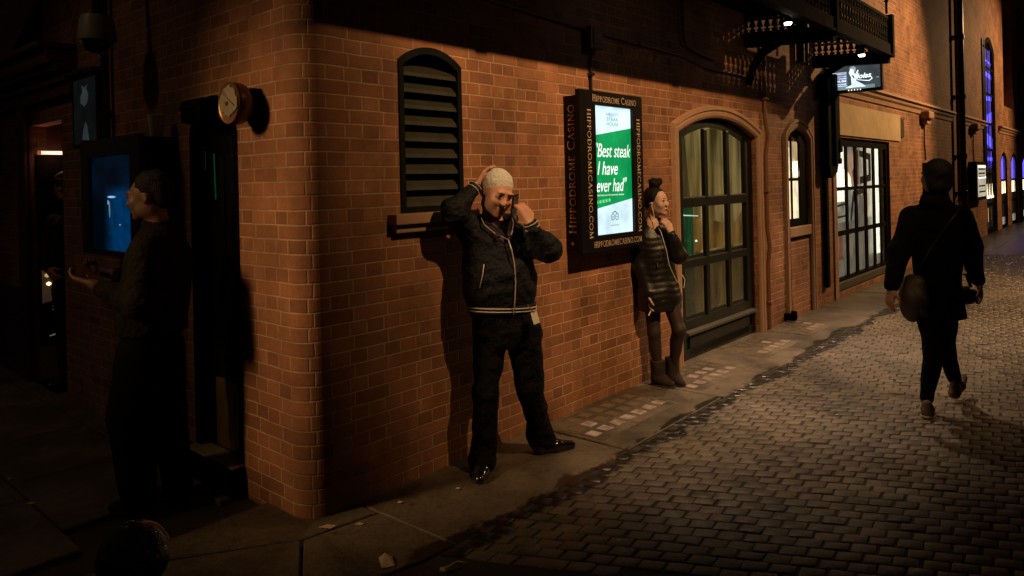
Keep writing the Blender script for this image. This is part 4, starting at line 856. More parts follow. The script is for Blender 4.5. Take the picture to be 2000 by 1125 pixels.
# ------------------------------------------------------------------ pipes, conduits and boxes on the long wall
def wallpipe(name, label, cat, pts, r, m, s0, z0, clips=()):
    mb = MB(FR); mb.tube([(p[0], -p[2] if len(p) > 2 else -.03, p[1]) for p in pts], r, 10)
    for s_, z in clips: mb.box(s_-r*1.7, s_+r*1.7, -.03-r*1.6, 0, z-.012, z+.012, .003)
    return tag(mb.build(name, m, loc=Rw(s0, .03, z0), rz=AR, autos=40), label, cat)
wallpipe('conduit', 'thin dark cable conduit rising from the casino box sign', 'pipe', [(2.50, 2.30, .02), (2.505, 2.70, .02)], .010, M_PIPE, 2.5, 2.3, [(2.5, 2.45)])
mb = MB(FR); mb.box(2.44, 2.60, -.07, 0, 2.64, 2.80, .008); mb.box(2.47, 2.57, -.078, -.06, 2.67, 2.77, .004); tag(mb.build('junction_box', M_CONDUIT, loc=Rw(2.52, 0, 2.7), rz=AR), 'small square junction box in the balcony shadow above the casino box sign', 'box')
wallpipe('conduit', 'slim cable run along the wall in the balcony shadow with a bend at its end', 'pipe', [(.3, 2.86, .02), (2.45, 2.78, .02), (4.0, 2.76, .02), (4.35, 2.72, .02), (4.45, 2.70, .02), (5.5, 2.70, .02)], .011, M_CONDUIT, .3, 2.8, [(1.2, 2.83), (3.2, 2.77)])
wallpipe('conduit', 'thin curved conduit looping down the wall above the arched entrance', 'pipe', [(3.95, 3.3, .03), (3.96, 3.0, .03), (3.98, 2.9, .03), (4.03, 2.86, .03), (4.3, 2.82, .03), (4.62, 2.80, .03)], .016, M_CONDUIT, 4, 2.8)
wallpipe('downpipe', 'slender painted pipe down the wall beside the arched entrance', 'pipe', [(5.80, .0, .03), (5.80, .7, .03), (5.83, .9, .04), (5.80, 1.1, .03), (5.80, 1.9, .03), (5.84, 2.1, .045), (5.80, 2.3, .03), (5.80, 3.1, .03)], .022, mat('painted_pipe', (.20, .095, .045), .5), 5.8, 0, [(5.8, .3), (5.8, 1.5), (5.8, 2.5)])
wallpipe('downpipe', 'upright pipe on the upper wall seen beneath the balcony', 'pipe', [(6.86, 3.0, .06), (6.86, 4.3, .06)], .05, M_PIPE, 6.86, 3)
wallpipe('downpipe', 'brown pipe paired with the dark one on the upper wall beneath the balcony', 'pipe', [(7.08, 3.0, .05), (7.08, 4.3, .05)], .034, M_CONDUIT, 7.08, 3)
hp = empty('rainwater_pipe', 'heavy black square downpipe with a moulded box between the narrow and the wide window', 'pipe', Rw(7.75, 0, .2), AR)
mb = MB(FR); mb.box(7.64, 7.80, -.12, 0, 1.74, 2.95, .01); mb.box(7.80, 7.98, -.16, 0, 1.80, 2.95, .01); mb.prism([(7.64, 1.76), (7.98, 1.82), (7.93, 1.70), (7.74, 1.62), (7.66, 1.66)], -.13, 0); mb.box(7.90, 8.02, -.18, 0, 1.95, 2.12, .02); mb.box(7.90, 8.01, -.17, 0, 1.8, 1.88, .02); mb.build('hopper_box', M_IRON, hp)
mb = MB(FR); mb.box(7.70, 7.80, -.055, 0, .22, 1.7, .008); mb.build('pipe_shaft', M_IRON, hp)
mb = MB(FR); mb.lathe([(.0, .05), (.035, .04), (.045, 0), (.03, -.04), (0, -.05)], (6.33, -.10, .065), 12); mb.box(6.30, 6.36, -.10, 0, .02, .1, .01); mb.lathe([(.028, -.08), (.035, 0), (.028, .02)], (6.34, -.10, .11), 10)
tag(mb.build('drain_outlet', M_IRON, loc=Rw(6.33, .1, 0), rz=AR, autos=40), 'small black drain outlet at the foot of the wall under the narrow window', 'drain')
for s_, lb in ((13.55, 'partly hidden behind the walking figure'), (18.75, 'above the small lit menu case')):
    wallpipe('conduit', 'thin cable hanging down the brick from the string course, '+lb, 'pipe', [(s_-.1, 2.72, .05), (s_-.08, 2.5, .03), (s_-.05, 2.2, .02), (s_+.05, 1.9, .02)], .014, M_CONDUIT, s_, 1.9)
    mb = MB(FR); mb.box(s_-.32, s_+.1, -.17, 0, 2.66, 2.80, .03); mb.box(s_-.2, s_+.08, -.11, 0, 2.56, 2.68, .02)
    tag(mb.build('cable_box', M_STONE, loc=Rw(s_, 0, 2.7), rz=AR), 'moulded cable box under the string course, '+lb, 'box')
mn = empty('menu_case', 'small lit menu case with a black frame far down the brick wall', 'menu case', Rw(18.8, 0, 1.0), AR)
MB(FR).box(18.15, 19.55, -.16, 0, .98, 1.90, .01).build('case', M_CASE, mn)
mb = MB(FR); mb.box(18.3, 19.42, -.165, -.158, 1.06, 1.82); mb.build('lit_menu', emis('menu_sheet', (.8, .72, .55), .55), mn)
mb = MB(FR)
for z in (1.16, 1.30, 1.52, 1.60, 1.70): mb.box(18.4, 19.3, -.170, -.166, z, z+.035)
mb.build('menu_print', M_CASE, mn)
mb = MB(FR); mb.box(18.35, 19.4, -.171, -.167, 1.76, 1.80); mb.box(18.35, 19.4, -.171, -.167, 1.5, 1.53); mb.build('menu_lamp', emis('menu_hot', (1, .95, .8), 2.0), mn)
tag(MB(FR).box(13.38, 13.85, -.14, 0, 1.28, 1.85, .01).build('wall_case', M_CASE, loc=Rw(13.6, 0, 1.3), rz=AR), 'black wall case half hidden behind the head of the walking figure', 'case')
dp = empty('downpipe', 'tall black round downpipe with collars, full height of the brick wall past the wide window', 'pipe', Rw(16.6, 0, 0), AR)
mb = MB(FR); mb.tube([(16.6, -.14, .0), (16.6, -.14, 9.9)], .066, 14)
mb.build('pipe_shaft', M_PIPE, dp, autos=40)
mb = MB(FR)
for z in (.5, 1.2, 2.0, 3.3, 4.6, 6): mb.lathe([(.07, -.06), (.084, -.05), (.084, .05), (.07, .06)], (16.6, -.14, z), 14); mb.box(16.45, 16.75, -.06, 0, z-.03, z+.03)
mb.build('collar', M_PIPE, dp, autos=40)
tag(MB(FR).box(16.85, 16.95, -.05, 0, .0, 9.9).build('downpipe', M_CONDUIT, loc=Rw(16.9, 0, 0), rz=AR), 'flat brown pipe running up the wall right beside the tall black downpipe', 'pipe')
bn = empty('banner_sign', 'tall black blade sign fixed to the wall beside the blue-lit window', 'sign', Rw(20.4, .1, 1.7), AR)
MB(FR).box(20.3, 20.72, -.035, 0, 1.75, 5.1, .01).build('blade', M_CASE, bn)
mb = MB(FR); [mb.tube([(20.4, 0, z), (20.4, -.06, z)], .03, 8) for z in (1.9, 4.9)]; mb.build('bracket', M_IRON, bn)

# pavement lights: iron frames with glass lenses let into the pavement
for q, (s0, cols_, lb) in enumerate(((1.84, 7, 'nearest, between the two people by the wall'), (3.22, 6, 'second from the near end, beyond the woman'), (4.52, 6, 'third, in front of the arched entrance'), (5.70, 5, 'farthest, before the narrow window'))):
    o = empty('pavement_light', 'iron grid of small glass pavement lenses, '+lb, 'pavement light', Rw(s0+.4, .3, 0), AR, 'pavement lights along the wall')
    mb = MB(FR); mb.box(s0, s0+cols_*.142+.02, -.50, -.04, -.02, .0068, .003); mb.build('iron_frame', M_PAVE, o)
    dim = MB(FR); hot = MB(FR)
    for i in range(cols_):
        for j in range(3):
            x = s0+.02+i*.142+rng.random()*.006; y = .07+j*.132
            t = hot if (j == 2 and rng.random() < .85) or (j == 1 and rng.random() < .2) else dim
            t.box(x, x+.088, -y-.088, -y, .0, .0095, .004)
    hot.build('lit_lenses', emis('lens_gleam', (.62, .40, .24), .19, .15, 1.8, 14), o); dim.build('dull_lenses', mat('lens_dull', (.15, .12, .085), .3, coat=.3), o)  # bright lenses: reflected light put in as emission, mostly in the outer row
# bollard in the foreground
bo = empty('bollard', 'glossy black cast iron bollard with a ball top in the near left corner', 'bollard', (-.808, 1.55, 0), 0)
M_GLOSS = mat('glossy_black', (.006, .006, .006), .14, var=.2, coat=.8, bump=.9, bscale=34, bdist=.02)
pr = [(.13, 0), (.135, .05), (.11, .08), (.10, .12), (.085, .70), (.09, .72), (.092, .745), (.075, .76), (.06, .79)]
MB().lathe(pr, (-.808, 1.55, 0), 36).build('post', M_GLOSS, bo, autos=35)
MB().lathe([(.058, .77), (.062, .785), (.068, .80), (.066, .812), (.056, .818), (.052, .826), (.04, .832)], (-.808, 1.55, 0), 36).build('collar', M_GLOSS, bo, autos=35)
MB().lathe([(.0720*math.sin(R_(a)), .898-.0720*math.cos(R_(a))) for a in range(20, 181, 8)], (-.808, 1.55, 0), 36).build('ball', M_GLOSS, bo, smooth=True)
# litter
def litter(name, label, cat, px, m):
    mb = MB(); n = len(px[0]); vs = []
    for k, h in enumerate((0, .0025)):
        for (x, y, z) in px[0]: vs.append((x, y, z+h))
    mb.add(vs, [list(range(n))[::-1], list(range(n, 2*n))]+[(i, (i+1) % n, (i+1) % n+n, i+n) for i in range(n)])
    return tag(mb.build(name, m, loc=px[0][0], rz=0), label, cat)
M_PAPER = mat('litter_paper', (.60, .44, .26), .8, var=.2, scale=20)
litter('paper_scrap', 'crumpled square of pale paper lying on the near flagstones', 'litter', ([(-.628, 3.285, .012), (-.60, 3.29, .03), (-.568, 3.282, .016), (-.545, 3.215, .010), (-.575, 3.205, .009), (-.60, 3.20, .010)],), M_PAPER)
mb = MB(); mb.tube([(-.345, 3.175, .012), (-.325, 3.17, .012), (-.31, 3.185, .016), (-.29, 3.205, .02), (-.27, 3.225, .016), (-.24, 3.228, .012)], [.009, .011, .006, .005, .006, .002], 6)
tag(mb.build('paper_strip', M_PAPER, loc=(-.3, 3.2, 0)), 'curled thin strip of pale paper on the near flagstones', 'litter')
for i, (x, y, a) in enumerate(((-.93, 3.60, .035), (-.78, 3.62, .018), (-.62, 3.86, .012), (-.33, 4.02, .010), (.45, 3.4, .01), (-2.6, 3.95, .018), (-2.95, 4.3, .01))):
    pts = [(x-a*1.3, y, .008), (x-a*.3, y+a*.5, .013), (x+a*1.2, y+a*.25, .010), (x+a*.5, y-a*.45, .008)]
    lab = ['pale flat leaf scrap at the foot of the rounded corner', 'tiny pale scrap just off the rounded corner', 'tiny pale fleck by the wall left of the man', 'tiny pale fleck near the man\'s shoe', 'pale fleck at the edge of the setts', 'small pale scrap on the dark flagstones at left', 'tiny fleck farthest left on the dark flagstones'][i]
    litter('litter_scrap', lab, 'litter', (pts,), M_PAPER)
#@@PART4
# ------------------------------------------------------------------ people: distance fields meshed with surface nets
class Field:
    def __init__(s, lo, hi, h):
        s.h = h; s.lo = np.array(lo, float); s.n = np.ceil((np.array(hi)-s.lo)/h).astype(int)+1
        s.f = np.full(s.n, 1.0, np.float32)
    def _box(s, lo, hi):
        a = np.maximum(np.floor((np.array(lo)-s.lo)/s.h).astype(int), 0); b = np.minimum(np.ceil((np.array(hi)-s.lo)/s.h).astype(int)+1, s.n)
        if np.any(b <= a): return None
        sl = tuple(slice(a[i], b[i]) for i in range(3))
        G = np.meshgrid(*[s.lo[i]+s.h*np.arange(a[i], b[i]) for i in range(3)], indexing='ij', sparse=True)
        return sl, G
    def _mix(s, sl, d, k, sub=False):
        f = s.f[sl]
        if sub: d = -d; s.f[sl] = np.maximum(f, d)+(np.maximum(k-np.abs(f-d), 0)**2/(4*k) if k else 0); return
        s.f[sl] = np.minimum(f, d)-(np.maximum(k-np.abs(f-d), 0)**2/(4*k) if k else 0)
    def cap(s, a, b, ra, rb, k=.02, sub=False):
        a = np.array(a, float); b = np.array(b, float); R = max(ra, rb)+k+3*s.h
        q = s._box(np.minimum(a, b)-R, np.maximum(a, b)+R)
        if q is None: return s
        sl, (X, Y, Z) = q; ba = b-a; l2 = max(float(ba@ba), 1e-9)
        t = np.clip(((X-a[0])*ba[0]+(Y-a[1])*ba[1]+(Z-a[2])*ba[2])/l2, 0, 1)
        d = np.sqrt((X-a[0]-t*ba[0])**2+(Y-a[1]-t*ba[1])**2+(Z-a[2]-t*ba[2])**2)-(ra+(rb-ra)*t)
        s._mix(sl, d.astype(np.float32), k, sub); return s
    def chain(s, pts, rs, k=.02):
        for i in range(len(pts)-1): s.cap(pts[i], pts[i+1], rs[i], rs[i+1], k)
        return s
    def ell(s, c, r, k=.02, M=None, sub=False):
        c = np.array(c, float); r = np.array(r, float); R = float(max(r))+k+3*s.h
        q = s._box(c-R, c+R)
        if q is None: return s
        sl, (X, Y, Z) = q; x, y, z = X-c[0], Y-c[1], Z-c[2]
        if M is not None:
            A = np.array(M)[:3, :3]  # columns are the ellipsoid's axes
            x, y, z = (x*A[0, i]+y*A[1, i]+z*A[2, i] for i in range(3))
        k0 = np.sqrt((x/r[0])**2+(y/r[1])**2+(z/r[2])**2); k1 = np.sqrt((x/r[0]**2)**2+(y/r[1]**2)**2+(z/r[2]**2)**2)+1e-6
        d = np.where(k0 < .05, -min(r), k0*(k0-1)/k1)
        s._mix(sl, d.astype(np.float32), k, sub); return s
    def loft(s, lev, k=.02, yaw=0):
        """lev: (z, cx, cy, a, b) elliptical sections, straight cut ends"""
        lev = np.array(sorted(lev)); R = lev[:, 3:].max()+k+3*s.h
        q = s._box((lev[:, 1].min()-R, lev[:, 2].min()-R, lev[0, 0]-R*.2), (lev[:, 1].max()+R, lev[:, 2].max()+R, lev[-1, 0]+R*.2))
        sl, (X, Y, Z) = q; zz = np.clip(Z, lev[0, 0], lev[-1, 0])
        # smooth interpolation between sections
        I = [np.interp(zz, lev[:, 0], lev[:, i]) for i in range(1, 5)]
        x, y = X-I[0], Y-I[1]; c, n = math.cos(yaw), math.sin(yaw); x, y = x*c+y*n, -x*n+y*c
        q_ = np.sqrt((x/I[2])**2+(y/I[3])**2); g = np.sqrt((x/I[2]**2)**2+(y/I[3]**2)**2)+1e-6
        d = np.where(q_ < .05, -np.minimum(I[2], I[3]), q_*(q_-1)/g); d = np.maximum(d, np.maximum(lev[0, 0]-Z, Z-lev[-1, 0]))
        s._mix(sl, d.astype(np.float32), k); return s
    def folds(s, amp, freq, seed=0, stretch=(1, 1, 1)):
        r = np.random.default_rng(seed); X, Y, Z = np.meshgrid(*[s.lo[i]+s.h*np.arange(s.n[i]) for i in range(3)], indexing='ij', sparse=True)
        t = np.zeros(tuple(s.n), np.float32)
        for i in range(5):
            v = r.normal(size=3)*np.array(stretch); v = v/np.linalg.norm(v)*freq*(.6+.9*r.random()); w = r.normal(size=3)*freq*.35; p = r.random()*6
            t += np.sin(X*v[0]+Y*v[1]+Z*v[2]+p+1.2*np.sin(X*w[0]+Y*w[1]+Z*w[2])).astype(np.float32)
        s.f += t*(amp/3); return s
    def rings(s, amp, pitch, z0, z1):
        Z = s.lo[2]+s.h*np.arange(s.n[2]); X = s.lo[0]+s.h*np.arange(s.n[0])
        ph = Z[None, :]+.006*np.sin(X[:, None]*31); w = -amp*np.abs(np.sin(np.pi*ph/pitch))*((Z > z0) & (Z < z1))[None, :]
        s.f += w[:, None, :].astype(np.float32)+amp*.5; return s
    def cut(s, p, nrm):
        X, Y, Z = np.meshgrid(*[s.lo[i]+s.h*np.arange(s.n[i]) for i in range(3)], indexing='ij', sparse=True)
        n = np.array(nrm, float); n /= np.linalg.norm(n)
        s.f = np.maximum(s.f, ((X-p[0])*n[0]+(Y-p[1])*n[1]+(Z-p[2])*n[2]).astype(np.float32)); return s
    def mesh(s):
        f = s.f; f[[0, -1]] = 1; f[:, [0, -1]] = 1; f[:, :, [0, -1]] = 1
        S = f < 0; nx, ny, nz = f.shape
        c = np.zeros((nx-1, ny-1, nz-1), np.uint8)
        off = [(i, j, k) for i in (0, 1) for j in (0, 1) for k in (0, 1)]
        for i, j, k in off: c += S[i:nx-1+i, j:ny-1+j, k:nz-1+k]
        act = np.argwhere((c > 0) & (c < 8)); idx = -np.ones(c.shape, np.int32); idx[tuple(act.T)] = np.arange(len(act))
        P = np.zeros((len(act), 3)); cnt = np.zeros(len(act))
        vals = {o: f[act[:, 0]+o[0], act[:, 1]+o[1], act[:, 2]+o[2]] for o in off}
        for o in off:
            for ax in range(3):
                if o[ax]: continue
                o2 = list(o); o2[ax] = 1; o2 = tuple(o2); a, b = vals[o], vals[o2]; m = (a < 0) != (b < 0)
                t = np.where(m, a/(a-b+1e-12), 0); p = np.array(o, float)[None, :].repeat(len(act), 0); p[:, ax] += t
                P[m] += p[m]; cnt[m] += 1
        P = (act+P/cnt[:, None])*s.h+s.lo
        quads = []
        for ax in range(3):
            u, v = [(1, 2), (2, 0), (0, 1)][ax]
            sl0 = [slice(1, -1)]*3; sl1 = [slice(1, -1)]*3; sl0[ax] = slice(0, -1); sl1[ax] = slice(1, None)
            A, B = S[tuple(sl0)], S[tuple(sl1)]; e = np.argwhere(A != B); st = A[tuple(e.T)]
            base = e.copy(); base[:, u] += 1; base[:, v] += 1
            q = []
            for du, dv in ((-1, -1), (0, -1), (0, 0), (-1, 0)):
                g_ = base.copy(); g_[:, u] += du; g_[:, v] += dv; q.append(idx[tuple(g_.T)])
            q = np.stack(q, 1); q[~st] = q[~st][:, ::-1]; quads.append(q)
        return P, np.concatenate(quads)
    def build(s, name, m, parent, **kw):
        P, Q = s.mesh(); return meshobj(name, P, Q, m, parent, smooth=True, frame=WM[parent], **kw)
def skin(name, c): 
    m = mat(name, c, .55, var=.14, scale=22, bump=.08, bscale=160); b = m.node_tree.nodes['Principled BSDF']; b.inputs['Subsurface Weight'].default_value = .0; return m
def headrot(yaw, pitch, roll=0): return Matrix.Rotation(R_(yaw), 3, 'Z') @ Matrix.Rotation(R_(roll), 3, 'Y') @ Matrix.Rotation(R_(pitch), 3, 'X')
def head(F, c, M, sc_=1, beard=0, female=False):
    """c: middle of the head; face looks along M @ -Y"""
    T = lambda x, y, z: Vector(c)+M @ Vector((x, y, z))*sc_
    e = lambda p, r, k=.02, sub=False: F.ell(T(*p), [q*sc_ for q in r], k, M, sub)
    j = .92 if female else 1
    e((0, .018, .035), (.074*j, .092, .078)); e((0, -.02, .0), (.064*j, .068, .085), .03)
    e((0, -.045, -.065), (.046*j, .045, .045), .03); e((0, -.078, -.092), (.020, .018, .018), .025)
    g = .72 if female else .86
    for sx in (-1, 1):
        e((sx*.036, -.066, -.02), (.027, .024, .026), .03); e((sx*.048*j, -.01, -.065), (.020, .042, .033), .035)
        e((sx*.031, -.100, .018), (.017*g, .013*g, .010*g), .014, True); e((sx*.031, -.0815, .017), (.014, .012, .010), .004)
        if not female: e((sx*.030, -.088, .036), (.022, .012, .007), .018)
        e((sx*.073*j, .012, -.005), (.009, .018, .028), .006); e((sx*.082*j, .006, .0), (.004, .009, .015), .005, True)
        e((sx*.012*g, -.102, -.022), (.009*g, .009*g, .008*g), .008)
    F.cap(T(0, -.086, .020), T(0, -.104 if female else -.110, -.019), .007*sc_, (.009 if female else .012)*sc_, .014)
    F.cap(T(-.016, -.093, -.053), T(.016, -.093, -.053), .0055*sc_, .0055*sc_, .009); F.cap(T(-.012, -.092, -.063), T(.012, -.092, -.063), .0065*sc_, .0065*sc_, .009)
    F.cap(T(-.021, -.102, -.058), T(.021, -.102, -.058), .0016*sc_, .0016*sc_, .003, sub=True)
    return T
def eyes(parent, T, M, sc_=1):
    F = None
    for sx in (-1, 1):
        mb = MB(WM[parent]); mb.lathe([(0, -.004), (.0075*sc_, -.002), (.0075*sc_, .001), (0, .003)], T(sx*.031, -.0925, .017), 10, M @ Matrix.Rotation(R_(90), 3, 'X')); mb.build('eye', mat('dark_eye', (.015, .01, .008), .15), parent, smooth=True)
        mb = MB(WM[parent]); mb.tube([T(sx*.014, -.104, .033), T(sx*.03, -.104, .038), T(sx*.046, -.092, .034)], [.002, .003, .0015], 5); mb.build('eyebrow', mat('brow', (.05, .035, .025), .8), parent, smooth=True)
def hand(F, w, d, n, L=.175, curl=(.4, .5, .6, .7), thumb=1, spread=.9, k=.005, th_in=.3):
    """w: wrist; d: towards the knuckles; n: the way the palm faces; curl: bend of each finger towards the palm"""
    w = Vector(w); d = Vector(d).normalized(); n = (Vector(n)-d*Vector(n).dot(d)).normalized(); sd = d.cross(n)*thumb; u = L/.175
    pal = .088*u
    for q in (-.027, -.009, .009, .027):
        F.cap(w+sd*q*.7*u, w+d*pal+sd*q*u, .0155*u, .0115*u, .012)
    for i, (q, l) in enumerate(((.029, .072), (.010, .080), (-.009, .074), (-.027, .058))):
        a = w+d*pal+sd*q*u; ang = 0; p = a; segs = (.45, .31, .24); r = (.0100, .0090, .0082, .0070)
        c = curl[i]
        for j_, sg in enumerate(segs):
            ang += c*(.8 if j_ == 0 else 1.0); dr = (d*math.cos(ang)+n*math.sin(ang)+sd*q*spread*2).normalized(); q2 = p+dr*l*u*sg
            F.cap(p, q2, r[j_]*u, r[j_+1]*u, k); p = q2
    t0 = w+d*.022*u+sd*.024*u; t1 = t0+(d*.6+sd*.75+n*th_in).normalized()*.040*u; t2 = t1+(d*.9+sd*.15+n*th_in*1.6).normalized()*.032*u; t3 = t2+(d*.95+n*th_in*2).normalized()*.024*u
    F.cap(t0, t1, .0145*u, .0115*u, .010); F.cap(t1, t2, .0110*u, .0098*u, k); F.cap(t2, t3, .0098*u, .0078*u, k)
def shoe(F, heel, toe, h=.075, w=.045, k=.025):
    heel = Vector(heel); toe = Vector(toe); d = (toe-heel); l = d.length; d.normalize()
    F.cap(heel+UP*w*.7, heel+d*l*.45+UP*w*.75, w*.78, w*.88, k); F.cap(heel+d*l*.45+UP*w*.70, toe-d*w*.6+UP*w*.5, w*.92, w*.62, k)
    F.cap(heel+UP*w, heel+UP*h+d*.015, w*.78, w*.8, k)

# ---- the man on the phone
man = empty('person', 'white-haired man in a bomber jacket on the phone, one arm raised behind his head', 'person', (.04, 4.42, 0), 0)
SK = skin('skin', (.70, .37, .27)); HC = Vector((-.128, -.14, 1.597)); HM = headrot(32, 22, 10)
F = Field((-.50, -.45, -.01), (.42, .35, 1.78), .0062)
T = head(F, HC, HM, 1.06)
F.cap((-.165, -.06, 1.40), T(0, .02, -.06), .062, .056, .03)
F.loft([(.80, -.10, -.06, .13, .09), (1.05, -.12, -.07, .15, .10), (1.30, -.135, -.07, .15, .09), (1.43, -.155, -.06, .07, .06)], .04)
EL = Vector((-.375, -.245, 1.515)); WR = Vector((-.250, -.150, 1.640)); EL2 = Vector((.150, -.165, 1.275)); WL = Vector((.058, -.255, 1.425))
F.chain([(-.285, -.07, 1.375), EL, WR], [.045, .04, .027], .03); F.chain([(.02, -.12, 1.34), EL2, WL], [.045, .038, .027], .03)
F.chain([(-.20, -.07, .86), (-.215, -.12, .48), (-.235, -.10, .06)], [.07, .05, .035], .04); F.chain([(.0, -.05, .86), (.03, -.02, .48), (.10, .14, .07)], [.07, .05, .035], .04)
hand(F, WR, (.50, .22, .78), (.8, -.1, -.5), .18, (.25, .25, .28, .3), 1, th_in=.4)
hand(F, WL, (-.34, .10, .80), (-.50, .45, -.1), .18, (.62, .66, .62, .5), -1, k=.004, th_in=.2)
body = F.build('body', SK, man)
eyes(man, T, HM, 1.06)
# short cropped white hair as a shell over the skull
F = Field(HC-Vector((.14, .14, .14)), HC+Vector((.14, .14, .16)), .0045)
F.ell(T(0, .026, .045), (.0865, .105, .093), 0, HM); F.ell(T(0, .055, .0), (.078, .075, .075), .02, HM); F.folds(.0022, 150, 3)
F.cut(T(0, .0, -.055), HM @ Vector((0, -.5, -1)))
F.build('hair', mat('white_hair', (.80, .75, .69), .9, var=.35, scale=90, bump=.7, bscale=160), man)
# jacket
MJ = mat('jacket_cloth', (.0075, .0095, .015), .7, spec=.3, var=.35, scale=30, bump=.9, bscale=24, bdist=.03)
F = Field((-.52, -.46, .88), (.36, .12, 1.74), .0085)
F.loft([(.935, -.122, -.085, .198, .145), (.97, -.122, -.085, .205, .152), (1.05, -.122, -.09, .216, .17), (1.15, -.122, -.09, .217, .172), (1.27, -.13, -.085, .208, .155), (1.36, -.135, -.08, .19, .128), (1.42, -.15, -.075, .125, .105), (1.455, -.155, -.07, .095, .095)], .03, R_(14))
F.chain([(-.262, -.08, 1.35), EL+Vector((-.004, .0, -.004)), WR+Vector((-.03, -.03, -.035))], [.078, .064, .045], .045)
F.chain([(.01, -.11, 1.32), EL2+Vector((.012, 0, -.012)), WL+Vector((.02, .01, -.04))], [.078, .066, .046], .045)
F.cap((-.22, -.08, 1.38), (-.05, -.09, 1.37), .07, .07, .05)
F.folds(.010, 26, 5, (1.2, 1.2, .55)); F.folds(.006, 55, 8, (1, 1, 1.4))
# open neck: cut a V in front and room for the neck
F.cap((-.150, -.09, 1.50), (-.148, -.12, 1.40), .078, .060, .01, sub=True)
F.cap((-.135, -.22, 1.47), (-.085, -.27, 1.345), .062, .012, .01, sub=True)
F.build('jacket', MJ, man)
F = Field((-.36, -.32, .90), (.12, .16, 1.0), .006)
F.loft([(.912, -.120, -.083, .203, .150), (.945, -.120, -.083, .208, .155), (.958, -.120, -.083, .206, .153)], 0, R_(14)); F.build('hem_band', mat('ribbed_band', (.010, .010, .012), .8), man)
def ring(name, z, w, m, cx=-.120, cy=-.083, a=.2095, b_=.1565, gap=None):
    mb = MB(WM[man]); yw = R_(14); P = []
    for q in range(65):
        t = 2*math.pi*q/64; x, y = a*math.cos(t), b_*math.sin(t); P.append((cx+x*math.cos(yw)-y*math.sin(yw), cy+x*math.sin(yw)+y*math.cos(yw), z-.012*math.cos(t-.6)))
    mb.tube(P, w, 6); return mb.build(name, m, man, smooth=True)
MWH = mat('white_trim', (.60, .56, .48), .7, var=.1)
ring('hem_stripe', .938, .0045, MWH); ring('hem_stripe', .920, .0040, MWH)
# zip piping following the chest, pocket welt, collar
def surf(x, z, out=.004):   # front of the jacket at a height
    lv = [(.92, .150), (1.05, .168), (1.15, .172), (1.27, .157), (1.36, .130), (1.45, .10)]
    b_ = float(np.interp(z, [l[0] for l in lv], [l[1] for l in lv])); a = float(np.interp(z, [.92, 1.1, 1.27, 1.36, 1.45], [.2, .217, .208, .19, .10])); yw = R_(14)
    # local ellipse coordinate
    best = None
    for q in range(-90, 91, 2):
        t = R_(q-90); X, Y = a*math.cos(t), b_*math.sin(t); wx = -.122+X*math.cos(yw)-Y*math.sin(yw); wy = -.087+X*math.sin(yw)+Y*math.cos(yw)
        if best is None or abs(wx-x) < best[0]: best = (abs(wx-x), wy)
    return Vector((x, best[1]-out-.012, z))
zp = [surf(-.062+.5*0+dx, z, .007) for dx, z in ((-.005, 1.335), (.012, 1.28), (.026, 1.20), (.030, 1.10), (.024, 1.0), (.016, .915))]
mb = MB(WM[man]); mb.tube(zp, .0042, 6); mb.build('zip', mat('zip_metal', (.55, .48, .40), .4, metal=.3), man, smooth=True)
mb = MB(WM[man]); mb.tube([surf(-.207, 1.205, .006), surf(-.215, 1.15, .007), surf(-.232, 1.075, .007)], .0036, 6); mb.build('pocket_trim', MWH, man, smooth=True)
mb = MB(WM[man]); mb.tube([T(-.075, .03, -.10)-Vector((0, 0, .01)), (-.205, -.205, 1.425), (-.145, -.235, 1.375), zp[0][:]], .0036, 6); mb.tube([zp[0][:], (-.045, -.235, 1.38), (-.035, -.20, 1.43), (-.045, -.16, 1.46)], .0036, 6); mb.build('collar_piping', mat('lilac_trim', (.42, .34, .40), .6), man, smooth=True)
F = Field((-.30, -.32, 1.30), (.04, .08, 1.52), .006)
F.cap((-.235, -.10, 1.455), (-.125, -.235, 1.36), .022, .016, .02); F.cap((-.035, -.12, 1.452), (-.06, -.225, 1.36), .024, .016, .02); F.cap((-.235, -.10, 1.455), (-.15, .0, 1.47), .022, .022, .02); F.cap((-.035, -.12, 1.452), (-.15, .0, 1.47), .022, .022, .02)
F.build('collar', mat('collar_cloth', (.030, .018, .020), .6, var=.3), man)
F = Field((-.28, -.30, 1.22), (.06, .0, 1.47), .006)
F.loft([(1.25, -.115, -.13, .09, .09), (1.34, -.125, -.125, .085, .095), (1.44, -.145, -.10, .066, .078)], .01); F.folds(.003, 50, 9); F.build('shirt', mat('purple_shirt', (.085, .040, .10), .7, var=.25, scale=70), man)
for (a, b_), rr in (((WR+Vector((-.022, -.022, -.026)), WR+Vector((.004, .003, .004))), .040), ((WL+Vector((.016, .008, -.032)), WL+Vector((-.002, 0, .008))), .041)):
    F = Field(Vector(a)-Vector((.1, .1, .1)), Vector(b_)+Vector((.1, .1, .1)), .005); F.cap(a, b_, rr, rr*.93, 0); dd = (Vector(b_)-Vector(a)).normalized(); F.cut(Vector(b_)+dd*.006, dd); F.cut(Vector(a)-dd*.006, -dd)
    c_ = F.build('cuff', mat('ribbed_band', (.010, .010, .012), .8), man)
    ux = dd.orthogonal().normalized(); uy = dd.cross(ux)
    for tt in (.25, .8):
        cc_ = Vector(a).lerp(Vector(b_), tt); P = [cc_+(ux*math.cos(q*math.pi/12)+uy*math.sin(q*math.pi/12))*(rr*(1.015-.07*tt)) for q in range(25)]
        mb = MB(WM[man]); mb.tube(P, .0036, 5); mb.build('cuff_stripe', MWH, c_, smooth=True)
